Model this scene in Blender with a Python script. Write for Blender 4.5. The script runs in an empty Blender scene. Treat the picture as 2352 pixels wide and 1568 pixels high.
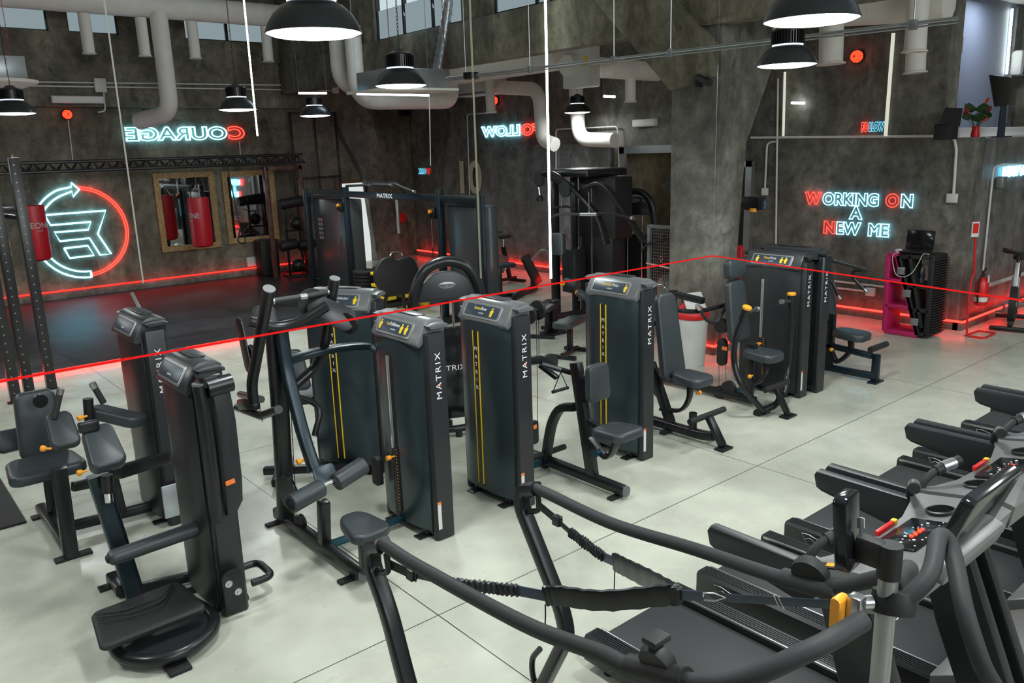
import bpy, bmesh, math, random
from mathutils import Vector, Matrix
random.seed(7)
PI = math.pi
# ---------------------------------------------------------------- camera, world, exposure
scene = bpy.context.scene
R3 = Matrix(((0.763, 0.173, -0.623), (-0.646, 0.158, -0.747), (-0.031, 0.972, 0.232)))
qR = R3.to_quaternion(); qR.normalize(); R3 = qR.to_matrix()
HC = 2.73
FPX = 1857.68
cd = bpy.data.cameras.new('camera'); cam = bpy.data.objects.new('camera', cd)
scene.collection.objects.link(cam); scene.camera = cam
cd.sensor_width = 36; cd.lens = FPX / 2352 * 36; cd.clip_start = 0.02
cam.matrix_world = Matrix.Translation((0, 0, HC)) @ R3.to_4x4()
w = bpy.data.worlds.new('world'); scene.world = w; w.use_nodes = True
w.node_tree.nodes['Background'].inputs[0].default_value = (0.62, 0.75, 0.85, 1)
w.node_tree.nodes['Background'].inputs[1].default_value = 0.55
vs = scene.view_settings
scene.display_settings.display_device = 'sRGB'
vs.view_transform = 'Standard'; vs.look = 'None'; vs.gamma = 1; vs.use_curve_mapping = False
vs.exposure = 0.0
# high-bay lamps: the eight in the picture and the rows going on outside it
LAMPS = [(2.17,4.17),(4.3,2.52),(4.53,7.0),(6.62,4.09),(4.57,11.16),(6.53,12.75),(11.36,11.45),(2.08,12.23)]
LAMPS_OUT = [(-0.9,4.4),(-1.2,8.0),(-0.9,12.2),(6.7,0.4),(9.3,1.4),(2.1,0.9),(12.9,1.8),(-0.6,15.8),(4.5,-1.6)]
LAMP_Z = 3.355; LAMP_POWER = 46

def px_ray(x, y):
    return R3 @ Vector((x - 1176, -(y - 784), -FPX))
def fl(x, y, z=0.0):            # point of the place at height z
    d = px_ray(x, y); t = (z - HC) / d.z; return Vector((0, 0, HC)) + d * t
def aX(x, y, X):                # point of the place on the plane X
    d = px_ray(x, y); return Vector((0, 0, HC)) + d * (X / d.x)
def aY(x, y, Y):                # point of the place on the plane Y
    d = px_ray(x, y); return Vector((0, 0, HC)) + d * (Y / d.y)

# ---------------------------------------------------------------- materials
MATS = {}
def nmat(name):
    m = bpy.data.materials.new(name); m.use_nodes = True; MATS[name] = m
    return m, m.node_tree, m.node_tree.nodes['Principled BSDF']
def pm(name, col, rough=0.5, metal=0.0, coat=0.0, noise=0.0, nscale=8.0, bump=0.0, bscale=200.0, spec=None, emit=None, estr=0.0, alpha=None):
    m, nt, p = nmat(name)
    p.inputs['Base Color'].default_value = (*col, 1); p.inputs['Roughness'].default_value = rough
    p.inputs['Metallic'].default_value = metal
    if coat: p.inputs['Coat Weight'].default_value = coat
    if spec is not None: p.inputs['Specular IOR Level'].default_value = spec
    if emit: p.inputs['Emission Color'].default_value = (*emit, 1); p.inputs['Emission Strength'].default_value = estr
    tc = None
    if noise or bump: tc = nt.nodes.new('ShaderNodeTexCoord')
    if noise:
        n = nt.nodes.new('ShaderNodeTexNoise'); n.inputs['Scale'].default_value = nscale; n.inputs['Detail'].default_value = 6
        nt.links.new(tc.outputs['Object'], n.inputs['Vector'])
        r = nt.nodes.new('ShaderNodeMapRange'); r.inputs[1].default_value = .3; r.inputs[2].default_value = .7
        r.inputs[3].default_value = 1 - noise; r.inputs[4].default_value = 1 + noise
        nt.links.new(n.outputs['Fac'], r.inputs[0])
        mx = nt.nodes.new('ShaderNodeVectorMath'); mx.operation = 'SCALE'; mx.inputs[0].default_value = col
        nt.links.new(r.outputs[0], mx.inputs['Scale']); nt.links.new(mx.outputs[0], p.inputs['Base Color'])
    if bump:
        n2 = nt.nodes.new('ShaderNodeTexNoise'); n2.inputs['Scale'].default_value = bscale; n2.inputs['Detail'].default_value = 3
        nt.links.new(tc.outputs['Object'], n2.inputs['Vector'])
        b = nt.nodes.new('ShaderNodeBump'); b.inputs['Strength'].default_value = bump; b.inputs['Distance'].default_value = .002
        nt.links.new(n2.outputs['Fac'], b.inputs['Height']); nt.links.new(b.outputs[0], p.inputs['Normal'])
    return m
def em(name, col, s):
    m = bpy.data.materials.new(name); m.use_nodes = True; MATS[name] = m
    nt = m.node_tree; nt.nodes.remove(nt.nodes['Principled BSDF'])
    e = nt.nodes.new('ShaderNodeEmission'); e.inputs[0].default_value = (*col, 1); e.inputs[1].default_value = s
    nt.links.new(e.outputs[0], nt.nodes['Material Output'].inputs[0]); return m

def ramp(nt, fac, stops):
    r = nt.nodes.new('ShaderNodeValToRGB'); e = r.color_ramp.elements
    while len(e) < len(stops): e.new(0.5)
    for k, (pos, c) in enumerate(stops): e[k].position = pos; e[k].color = (*c, 1)
    nt.links.new(fac, r.inputs[0]); return r.outputs[0]
def noise(nt, vec, scale, detail=8, rough=.6, dist=0):
    n = nt.nodes.new('ShaderNodeTexNoise'); n.inputs['Scale'].default_value = scale; n.inputs['Detail'].default_value = detail
    n.inputs['Roughness'].default_value = rough; n.inputs['Distortion'].default_value = dist
    nt.links.new(vec, n.inputs['Vector']); return n.outputs['Fac']
def mixc(nt, fac, a, b, mode='MIX'):
    m = nt.nodes.new('ShaderNodeMix'); m.data_type = 'RGBA'; m.blend_type = mode
    if isinstance(fac, float): m.inputs[0].default_value = fac
    else: nt.links.new(fac, m.inputs[0])
    for k, v in ((6, a), (7, b)):
        if isinstance(v, tuple): m.inputs[k].default_value = (*v, 1)
        else: nt.links.new(v, m.inputs[k])
    return m.outputs[2]
def concrete_wall(name, lo, mid, hi, rough=.72):
    m, nt, p = nmat(name)
    geo = nt.nodes.new('ShaderNodeNewGeometry'); v = geo.outputs['Position']
    mp = nt.nodes.new('ShaderNodeMapping'); mp.inputs['Scale'].default_value = (1, 1, .45); nt.links.new(v, mp.inputs[0])
    a = ramp(nt, noise(nt, mp.outputs[0], 1.1, 10, .68, .6), [(.34, lo), (.5, mid), (.68, hi)])
    b = ramp(nt, noise(nt, v, 5.5, 8, .7), [(.36, (.6, .6, .57)), (.64, (1.15, 1.12, 1.05))])
    c = ramp(nt, noise(nt, v, 2.3, 5, .5, 1.0), [(.6, (1, 1, 1)), (.72, (.5, .5, .5))])
    col = mixc(nt, 1.0, a, b, 'MULTIPLY'); col = mixc(nt, 1.0, col, c, 'MULTIPLY')
    nt.links.new(col, p.inputs['Base Color']); p.inputs['Roughness'].default_value = rough
    bp = nt.nodes.new('ShaderNodeBump'); bp.inputs['Strength'].default_value = .35; bp.inputs['Distance'].default_value = .02
    nt.links.new(noise(nt, v, 9, 8, .7), bp.inputs['Height']); nt.links.new(bp.outputs[0], p.inputs['Normal'])
    return m
def floor_mat():
    m, nt, p = nmat('polished_concrete')
    geo = nt.nodes.new('ShaderNodeNewGeometry'); v = geo.outputs['Position']
    a = ramp(nt, noise(nt, v, .7, 7, .6, .3), [(.28, (.34, .35, .30)), (.5, (.50, .51, .445)), (.74, (.60, .605, .53))])
    b = ramp(nt, noise(nt, v, 2.6, 5, .55, .2), [(.3, (.88, .88, .86)), (.7, (1.06, 1.06, 1.04))])
    col = mixc(nt, 1.0, a, b, 'MULTIPLY')
    sp = nt.nodes.new('ShaderNodeSeparateXYZ'); nt.links.new(v, sp.inputs[0])
    tot = None
    for ax, vals in (('X', (-.94, 2.42, 5.78, 9.10, 12.46)), ('Y', (.13, 3.68, 7.23, 10.64, 14.2))):
        for val in vals:
            c = nt.nodes.new('ShaderNodeMath'); c.operation = 'COMPARE'
            nt.links.new(sp.outputs[ax], c.inputs[0]); c.inputs[1].default_value = val; c.inputs[2].default_value = .0035
            if tot is None: tot = c.outputs[0]
            else:
                mx = nt.nodes.new('ShaderNodeMath'); mx.operation = 'MAXIMUM'
                nt.links.new(tot, mx.inputs[0]); nt.links.new(c.outputs[0], mx.inputs[1]); tot = mx.outputs[0]
    col = mixc(nt, tot, col, (.03, .035, .03))
    nt.links.new(col, p.inputs['Base Color'])
    rr = nt.nodes.new('ShaderNodeMapRange'); rr.inputs[1].default_value = .3; rr.inputs[2].default_value = .7; rr.inputs[3].default_value = .2; rr.inputs[4].default_value = .42
    nt.links.new(noise(nt, v, 1.6, 8, .65), rr.inputs[0]); nt.links.new(rr.outputs[0], p.inputs['Roughness'])
    p.inputs['Coat Weight'].default_value = .0
    bp = nt.nodes.new('ShaderNodeBump'); bp.inputs['Strength'].default_value = .12; bp.inputs['Distance'].default_value = .004
    nt.links.new(noise(nt, v, 14, 4, .6), bp.inputs['Height']); nt.links.new(bp.outputs[0], p.inputs['Normal'])
    return m
def mat_tiles():
    m, nt, p = nmat('rubber_tiles')
    geo = nt.nodes.new('ShaderNodeNewGeometry'); v = geo.outputs['Position']
    wn = nt.nodes.new('ShaderNodeTexWhiteNoise'); wn.noise_dimensions = '2D'
    sn = nt.nodes.new('ShaderNodeVectorMath'); sn.operation = 'FLOOR'
    of = nt.nodes.new('ShaderNodeVectorMath'); of.operation = 'ADD'; of.inputs[1].default_value = (-.3, .05, 0)
    nt.links.new(v, of.inputs[0]); nt.links.new(of.outputs[0], sn.inputs[0]); nt.links.new(sn.outputs[0], wn.inputs['Vector'])
    a = ramp(nt, wn.outputs['Value'], [(0, (.012, .0125, .014)), (1, (.035, .036, .04))])
    b = ramp(nt, noise(nt, v, 1.6, 6, .6), [(.35, (.7, .7, .7)), (.65, (1.5, 1.5, 1.5))])
    col = mixc(nt, 1.0, a, b, 'MULTIPLY')
    fr = nt.nodes.new('ShaderNodeVectorMath'); fr.operation = 'FRACTION'; nt.links.new(of.outputs[0], fr.inputs[0])
    sp = nt.nodes.new('ShaderNodeSeparateXYZ'); nt.links.new(fr.outputs[0], sp.inputs[0]); tot = None
    for ax in 'XY':
        c = nt.nodes.new('ShaderNodeMath'); c.operation = 'LESS_THAN'; c.inputs[1].default_value = .008
        nt.links.new(sp.outputs[ax], c.inputs[0])
        if tot is None: tot = c.outputs[0]
        else:
            mx = nt.nodes.new('ShaderNodeMath'); mx.operation = 'MAXIMUM'
            nt.links.new(tot, mx.inputs[0]); nt.links.new(c.outputs[0], mx.inputs[1]); tot = mx.outputs[0]
    col = mixc(nt, tot, col, (.004, .004, .004))
    nt.links.new(col, p.inputs['Base Color']); p.inputs['Roughness'].default_value = .42
    return m
M_wall = concrete_wall('raw_concrete', (.075, .072, .054), (.165, .158, .122), (.31, .30, .24))
M_wallR = concrete_wall('raw_concrete_light', (.075, .076, .07), (.16, .158, .145), (.31, .31, .285))
M_shiny = concrete_wall('sealed_concrete', (.09, .095, .1), (.16, .165, .17), (.3, .31, .33), .3)
M_floor = floor_mat(); M_tiles = mat_tiles()
M_white = pm('white_paint', (.8, .79, .75), .6, noise=.06, nscale=3)
M_duct = pm('white_duct_fabric', (.8, .79, .74), .7, noise=.05, nscale=4)
M_roof = pm('roof_white', (.7, .72, .74), .8)
M_blue = pm('blue_grey_paint', (.20, .23, .30), .6)
M_black = pm('black_metal', (.012, .0125, .014), .33, .0, spec=.6, bump=.05, bscale=400)
M_tube = pm('black_tube', (.016, .017, .019), .3, .3)
M_frame = pm('dark_blue_frame', (.012, .024, .032), .32, .4)
M_blue_tube = pm('steel_blue_tube', (.03, .09, .13), .3, .6)
M_shroud = pm('slate_shroud', (.055, .08, .092), .27, .65)
M_side = pm('charcoal_panel', (.02, .022, .025), .38, .2)
M_cap = pm('grey_plastic', (.13, .137, .143), .35, .1)
M_capd = pm('dark_grey_plastic', (.03, .033, .036), .35)
M_pad = pm('charcoal_leather', (.03, .037, .043), .42, bump=.12, bscale=500)
M_foam = pm('foam_grip', (.018, .019, .021), .65, bump=.2, bscale=600)
M_rub = pm('black_rubber', (.008, .008, .009), .6)
M_chrome = pm('chrome', (.75, .76, .77), .15, 1.0)
M_alu = pm('brushed_aluminium', (.5, .51, .52), .3, .95)
M_silver = pm('silver_plastic', (.3, .31, .31), .35, .6)
M_tread = pm('treadmill_grey', (.19, .19, .19), .38, .35)
M_treaddark = pm('treadmill_black', (.012, .013, .014), .4)
M_belt = pm('running_belt', (.024, .026, .028), .55, bump=.25, bscale=350)
M_yellow = pm('yellow', (.8, .55, .02), .5)
M_orange = pm('orange', (.9, .35, .02), .4)
M_red = pm('red_leather', (.45, .01, .02), .38)
M_redp = pm('red_plastic', (.6, .015, .015), .35)
M_letter = pm('white_lettering', (.75, .76, .77), .5)
M_lred = pm('red_lettering', (.7, .02, .02), .5)
M_osb = pm('osb_board', (.42, .29, .13), .7, noise=.45, nscale=45)
M_mirror = pm('mirror', (.8, .82, .82), .03, 1.0)
M_pink = pm('pink_foam', (.42, .01, .10), .5)
M_wood = pm('brown_wood', (.16, .08, .035), .5, noise=.2, nscale=20)
M_galv = pm('galvanised', (.42, .45, .47), .35, .8, noise=.1, nscale=6)
M_screen = pm('dark_screen', (.01, .011, .013), .12)
M_plate = pm('placard_blue', (.03, .045, .07), .35)
M_whitepl = pm('white_plastic', (.65, .65, .63), .4)
M_green = pm('leaf_green', (.03, .09, .025), .4)
M_orangelabel = pm('orange_label', (.85, .2, .03), .5)
M_led = em('red_led', (1, .015, .01), 11)
M_led_soft = em('red_led_soft', (1, .015, .01), 4.5)
M_reflw = em('white_led_reflection', (.9, 1, .93), 10)
M_neonb = em('neon_blue', (.22, .75, 1.0), 5.5)
M_neonr = em('neon_red', (1, .03, .02), 6)
M_lampglow = em('lamp_glow', (1, 1, 1), 12)
M_redlamp = em('red_lamp', (1, .03, .01), 4)
M_day = em('daylight_pane', (.58, .74, .80), .42)
M_dayb = em('daylight_pane_bright', (.68, .82, .88), .85)
M_redchain = pm('red_chain', (.25, .03, .03), .4, .6)
M_rust = pm('worn_steel', (.10, .055, .045), .45, .6, noise=.5, nscale=7)
M_smoke = pm('smoked_shroud', (.06, .068, .072), .25, .3)
M_neonb2 = em('neon_blue_dim', (.15, .62, .85), 1.3)
M_neonr2 = em('neon_red_dim', (1, .04, .03), .8)
M_refldim = em('led_reflection_dim', (.75, .8, .68), .4)
M_reflamber = em('led_reflection_amber', (.6, .6, .42), .35)
M_reflwarm = em('led_reflection_warm', (.85, .85, .72), .8)
M_reflred = em('red_reflection_glow', (1, .02, .02), .8)
M_doorglow = em('doorway_glow', (.93, 1, .97), .75)
M_deep = pm('deep_black', (.003, .003, .003), .95, spec=.05)
M_bottle = pm('clear_plastic', (.6, .7, .75), .1); MATS['clear_plastic'].node_tree.nodes['Principled BSDF'].inputs['Transmission Weight'].default_value = .9
M_ledred = em('red_indicator', (1, .05, .02), 4)
M_bag = pm("black_leatherette", (.008,.008,.009), .28)
M_cream = pm('cream_paint', (.55, .5, .38), .6)

# ---------------------------------------------------------------- object helpers
col = scene.collection
def obj(name, bm, m, parent=None, smooth=True, angle=35):
    me = bpy.data.meshes.new(name); bm.normal_update(); bm.to_mesh(me); bm.free()
    me.materials.append(m)
    o = bpy.data.objects.new(name, me); col.objects.link(o)
    if smooth:
        for p in me.polygons: p.use_smooth = True
        try: me.set_sharp_from_angle(angle=math.radians(angle))
        except Exception: pass
    if parent is not None:
        o.parent = parent; o.matrix_parent_inverse = Matrix.Translation(-parent.location) if parent.type == 'EMPTY' else Matrix.Identity(4)
        if parent.type == 'EMPTY': o.matrix_parent_inverse = (Matrix.LocRotScale(parent.location, parent.rotation_euler, None)).inverted() if parent.get('worldspace') else Matrix.Identity(4)
    return o
def thing(name, label, cat, loc=(0, 0, 0), rz=0, group=None, local=False):
    """Empty at the thing's base. local=False: parts are given in place coordinates."""
    o = bpy.data.objects.new(name, None); col.objects.link(o); o.empty_display_size = .1
    o.location = loc; o.rotation_euler = (0, 0, rz); o['label'] = label; o['category'] = cat
    if group: o['group'] = group
    if not local: o['worldspace'] = 1
    return o
def tag(o, label, cat, group=None):
    o['label'] = label; o['category'] = cat
    if group: o['group'] = group
    return o
def struct(name, bm, m, label=None):
    o = obj(name, bm, m); o['kind'] = 'structure'
    if label: o['label'] = label
    return o
def dup(root, loc=None, rz=None, label=None, group=None):
    r = root.copy(); col.objects.link(r)
    if loc is not None: r.location = loc
    if rz is not None: r.rotation_euler = (0, 0, rz)
    if label: r['label'] = label
    if group: r['group'] = group
    for ch in list(root.children):
        c = ch.copy(); col.objects.link(c); c.parent = r
        for g in list(ch.children):
            d = g.copy(); col.objects.link(d); d.parent = c
    return r
V = Vector
def B(): return bmesh.new()
def box(bm, a, b, bev=0.0, rot=None, pivot=None, seg=2):
    """axis box from corner a to corner b"""
    a = V(a); b = V(b); c = (a + b) / 2; s = b - a
    r = bmesh.ops.create_cube(bm, size=1); vs_ = r['verts']
    for v in vs_: v.co = V((v.co.x * abs(s.x), v.co.y * abs(s.y), v.co.z * abs(s.z)))
    if bev > 0:
        es = list({e for v in vs_ for e in v.link_edges})
        bv = bmesh.ops.bevel(bm, geom=es, offset=bev, segments=seg, profile=.5, affect='EDGES', clamp_overlap=True)
        vs_ = list({v for f in bv['faces'] for v in f.verts} | {v for v in vs_ if v.is_valid})
    for v in vs_:
        if rot is not None: v.co = rot @ v.co
        v.co += c
    return vs_
def frame_of(d, up=V((0, 0, 1))):
    d = d.normalized()
    if abs(d.dot(up)) > .99: up = V((0, 1, 0)) if abs(d.y) < .9 else V((1, 0, 0))
    x = up.cross(d).normalized(); y = d.cross(x); return x, y
def beam(bm, p, q, w_, h_, bev=.008, up=(0, 0, 1)):
    """rectangular bar from p to q, w_ across, h_ along up"""
    p = V(p); q = V(q); d = q - p; x, y = frame_of(d, V(up)); L = d.length
    r = bmesh.ops.create_cube(bm, size=1); vs_ = r['verts']
    for v in vs_: v.co = V((v.co.x * w_, v.co.y * h_, v.co.z * L))
    if bev > 0:
        es = list({e for v in vs_ for e in v.link_edges})
        bv = bmesh.ops.bevel(bm, geom=es, offset=min(bev, w_ * .3, h_ * .3), segments=2, profile=.5, affect='EDGES')
        vs_ = list({v for f in bv['faces'] for v in f.verts} | {v for v in vs_ if v.is_valid})
    mt = Matrix((x, y, d.normalized())).transposed(); c = (p + q) / 2
    for v in vs_: v.co = mt @ v.co + c
def smooth_path(pts, n=6):
    pts = [V(p) for p in pts]
    if len(pts) < 3: return pts
    out = []
    P = [pts[0] * 2 - pts[1]] + pts + [pts[-1] * 2 - pts[-2]]
    for i in range(1, len(P) - 2):
        p0, p1, p2, p3 = P[i-1], P[i], P[i+1], P[i+2]
        for k in range(n):
            t = k / n
            out.append(.5 * ((2*p1) + (p2-p0)*t + (2*p0-5*p1+4*p2-p3)*t*t + (3*p1-p0-3*p2+p3)*t*t*t))
    out.append(pts[-1]); return out
def bend_path(pts, r=.06, n=5):
    """straight runs with rounded corners"""
    pts = [V(p) for p in pts]; out = [pts[0]]
    for i in range(1, len(pts) - 1):
        a, b, c = pts[i-1], pts[i], pts[i+1]
        rr = min(r, (a-b).length * .45, (c-b).length * .45)
        s = b + (a-b).normalized() * rr; e = b + (c-b).normalized() * rr
        for k in range(n + 1):
            t = k / n; out.append((1-t)**2 * s + 2*t*(1-t) * b + t*t * e)
    out.append(pts[-1]); return out
def tube(bm, pts, r, seg=12, closed=False, sq=None, up=(0, 0, 1), cap=True):
    """tube along a path; sq=(w,h) for an oval/rectangular section"""
    pts = [V(p) for p in pts]; n = len(pts); rings = []
    rad = r if isinstance(r, (list, tuple)) else [r] * n
    x = None
    for i in range(n):
        if closed: d = pts[(i+1) % n] - pts[i-1]
        else: d = pts[min(i+1, n-1)] - pts[max(i-1, 0)]
        if d.length < 1e-9: d = V((0, 0, 1))
        d.normalize()
        if x is None: x, y = frame_of(d, V(up))
        else:
            x = x - d * x.dot(d)
            if x.length < 1e-6: x, y = frame_of(d, V(up))
            x.normalize(); y = d.cross(x)
        ring = []
        for k in range(seg):
            a = 2 * PI * (k + .5) / seg; ca, sa = math.cos(a), math.sin(a)
            if sq:
                e = .45
                cx = math.copysign(abs(ca) ** e, ca) * sq[0] / 2; cy = math.copysign(abs(sa) ** e, sa) * sq[1] / 2
                ring.append(bm.verts.new(pts[i] + x * cx + y * cy))
            else: ring.append(bm.verts.new(pts[i] + (x * ca + y * sa) * rad[i]))
        rings.append(ring)
    m_ = n if closed else n - 1
    for i in range(m_):
        A, Bq = rings[i], rings[(i+1) % n]
        for k in range(seg): bm.faces.new((A[k], A[(k+1) % seg], Bq[(k+1) % seg], Bq[k]))
    if not closed and cap:
        bm.faces.new(rings[0][::-1]); bm.faces.new(rings[-1])
def cyl(bm, p, q, r, seg=20, r2=None): 
    tube(bm, [p, q], [r, r if r2 is None else r2], seg)
def lathe(bm, prof, base=(0, 0, 0), axis=(0, 0, 1), seg=32):
    """prof: list of (radius, height)"""
    base = V(base); ax = V(axis).normalized(); x, y = frame_of(ax); rings = []
    for r, h in prof:
        if r < 1e-6: rings.append([bm.verts.new(base + ax * h)])
        else: rings.append([bm.verts.new(base + ax * h + (x * math.cos(2*PI*k/seg) + y * math.sin(2*PI*k/seg)) * r) for k in range(seg)])
    for a, b in zip(rings, rings[1:]):
        for k in range(seg):
            k2 = (k+1) % seg
            if len(a) == 1 and len(b) == 1: continue
            if len(a) == 1: bm.faces.new((a[0], b[k2], b[k]))
            elif len(b) == 1: bm.faces.new((a[k], a[k2], b[0]))
            else: bm.faces.new((a[k], a[k2], b[k2], b[k]))
    bmesh.ops.recalc_face_normals(bm, faces=bm.faces[:])
def prism(bm, pts, d, bev=0.0):
    """polygon (list of 3D points in one plane) pushed along vector d"""
    d = V(d); a = [bm.verts.new(V(p)) for p in pts]; b = [bm.verts.new(V(p) + d) for p in pts]; n = len(pts)
    fs = [bm.faces.new(a[::-1]), bm.faces.new(b)]
    for k in range(n): fs.append(bm.faces.new((a[k], a[(k+1) % n], b[(k+1) % n], b[k])))
    bmesh.ops.recalc_face_normals(bm, faces=fs)
    if bev:
        es = [e for f in fs[:2] for e in f.edges]
        bmesh.ops.bevel(bm, geom=list(set(es)), offset=bev, segments=2, profile=.5, affect='EDGES')
def round_poly(w_, h_, r, n=5):
    out = []
    for cx, cy, a0 in ((w_/2-r, h_/2-r, 0), (-w_/2+r, h_/2-r, 90), (-w_/2+r, -h_/2+r, 180), (w_/2-r, -h_/2+r, 270)):
        for k in range(n+1):
            a = math.radians(a0 + 90*k/n); out.append((cx + r*math.cos(a), cy + r*math.sin(a)))
    return out
def plate(bm, c, ux, uy, w_, h_, t, r=.02, bev=.004, n=5):
    """rounded plate centred at c spanning ux, uy, thickness t"""
    ux = V(ux).normalized(); uy = V(uy).normalized(); nn = ux.cross(uy).normalized(); c = V(c)
    prism(bm, [c + ux*x + uy*y - nn*t/2 for x, y in round_poly(w_, h_, r, n)], nn*t, bev)
def cushion(bm, c, ux, uy, w_, h_, t, r=.05, taper=1.0, pr=.4):
    """upholstered pad: rounded outline with soft edge. taper = width at +uy end / width at -uy end"""
    ux = V(ux).normalized(); uy = V(uy).normalized(); nn = ux.cross(uy).normalized(); c = V(c)
    base = round_poly(w_, h_, r, 6); rings = []
    lv = [(-.5, .88), (-.42, .97), (-.25, 1), (.2, 1), (.36, .97), (.45, .91), (.5, .82)]
    for tz, s in lv:
        ring = []
        for x, y in base:
            tp = 1 + (taper - 1) * (y / h_ + .5)
            ins = (1 - s) * min(w_, h_) * .5
            sx = (w_/2 - ins) / (w_/2); sy = (h_/2 - ins) / (h_/2)
            ring.append(bm.verts.new(c + ux*x*sx*tp + uy*y*sy + nn*tz*t))
        rings.append(ring)
    n = len(base)
    for a, b in zip(rings, rings[1:]):
        for k in range(n): bm.faces.new((a[k], a[(k+1) % n], b[(k+1) % n], b[k]))
    bm.faces.new(rings[0][::-1]); bm.faces.new(rings[-1])
    bmesh.ops.recalc_face_normals(bm, faces=bm.faces[:])
FONTCACHE = {}
def text_bm(s, size, ux, uy, pos, depth=.0015, tubew=0.0, sx=1.0, center=True, bold=0.0, italic=0.0, space=1.0):
    """lettering as real geometry: letters along ux, up uy, standing on pos"""
    cu = bpy.data.curves.new('t', 'FONT'); cu.body = s; cu.size = size; cu.offset = bold; cu.shear = italic; cu.space_character = space
    cu.align_x = 'CENTER' if center else 'LEFT'; cu.resolution_u = 4
    if tubew: cu.fill_mode = 'NONE'; cu.bevel_depth = tubew; cu.bevel_resolution = 1
    else: cu.extrude = depth / 2
    o = bpy.data.objects.new('t', cu); col.objects.link(o)
    dg = bpy.context.evaluated_depsgraph_get(); me = bpy.data.meshes.new_from_object(o.evaluated_get(dg))
    bm = B(); bm.from_mesh(me); bpy.data.meshes.remove(me); bpy.data.objects.remove(o); bpy.data.curves.remove(cu)
    ux = V(ux).normalized(); uy = V(uy).normalized(); n = ux.cross(uy)
    for v in bm.verts:
        c = v.co.copy(); v.co = V(pos) + ux * c.x * sx + uy * c.y + n * c.z
    return bm
def text_w(s, size, sx=1.0):
    bm = text_bm(s, size, (1,0,0), (0,1,0), (0,0,0), center=False, sx=sx)
    xs = [v.co.x for v in bm.verts]; r = (min(xs), max(xs)) if xs else (0, 0); bm.free(); return r
# ---------------------------------------------------------------- the building
b = B(); box(b, (-9, -9, -.2), (17.5, 19, 0)); struct('floor', b, M_floor, 'polished grey-green concrete floor with saw-cut joints')
b = B(); box(b, (-7, 11.95, .0), (9.3, 18.5, .018), .004); struct('floor_mat', b, M_tiles, 'black rubber tile flooring in front of the left wall')
b = B(); box(b, (-9, 18.55, 0), (12.2, 19, 3.8)); struct('wall_left', b, M_wall)
# upper part of the left wall, with the openings of the high windows left free
b = B()
wz0, wz1 = 5.2, 5.66
wins = [(2.2, 3.93), (4.27, 5.2), (6.52, 7.45), (7.45, 8.35), (0.3, 1.9)]
box(b, (-9, 18.3, 3.8), (12.2, 18.95, wz0)); box(b, (-9, 18.3, wz1), (12.2, 18.95, 6.6))
xs = [-9, .3, 1.9, 2.2, 3.93, 4.27, 5.2, 6.52, 8.35, 12.2]
for k in range(0, len(xs), 2): box(b, (xs[k], 18.3, wz0), (xs[k+1], 18.95, wz1))
struct('wall_left_upper', b, M_wall)
k = 1
for x0, x1 in wins:
    t = bpy.data.objects.new('window_%d' % k, None); col.objects.link(t); t['kind'] = 'structure'; t['worldspace'] = 1
    b = B(); box(b, (x0, 18.42, wz0), (x1, 18.44, wz1)); obj('pane', b, M_day, t)
    b = B()
    for a, c in (((x0, 18.37, wz0), (x1, 18.45, wz0+.03)), ((x0, 18.37, wz1-.03), (x1, 18.45, wz1)), ((x0, 18.37, wz0), (x0+.03, 18.45, wz1)), ((x1-.03, 18.37, wz0), (x1, 18.45, wz1))): box(b, a, c)
    obj('window_frame', b, M_black, t); k += 1
# high wall over the right-hand beam, with its windows
BX = 8.6
b = B()
z0, z1 = 4.78, 5.95
ys = [(18.3, 14.1), (11.35, 10.55), (7.6, 6.25)]
for a, c in ys: box(b, (BX, c, z0), (BX+.2, a, z1))
box(b, (BX, 3, z1), (BX+.2, 18.3, 6.6)); box(b, (BX, 3, z0), (BX+.2, 6.25, z1))
struct('wall_right_upper', b, M_wall)
b = B(); box(b, (BX-.05, 3, 4.1), (BX+.2, 18.3, z0), .01); struct('trim_beam', b, M_wall, 'raw concrete beam under the high windows')
for y0, y1, mm in ((11.35, 14.1, M_dayb), (7.6, 10.55, M_day)):
    t = bpy.data.objects.new('window_%d' % k, None); col.objects.link(t); t['kind'] = 'structure'; t['worldspace'] = 1
    n = 3; st = (y1-y0)/n
    b = B(); box(b, (BX+.14, y0, z0), (BX+.16, y1, z1)); obj('pane', b, mm, t)
    b = B(); box(b, (BX+.1, y0, z0), (BX+.13, y1, z0+.55)); obj('frosted_pane', b, M_day, t)
    b = B()
    for j in range(n+1): box(b, (BX+.06, y0+j*st-.025, z0), (BX+.2, y0+j*st+.025, z1))
    box(b, (BX+.06, y0, z0), (BX+.2, y1, z0+.04)); obj('window_frame', b, M_black, t); k += 1
b = B(); box(b, (-9, -9, 6.5), (BX+.3, 19, 6.7)); struct('ceiling', b, M_roof)
b = B(); box(b, (BX+.2, -9, 4.95), (17.5, 19, 5.1)); struct('ceiling_low', b, M_white)
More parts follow.
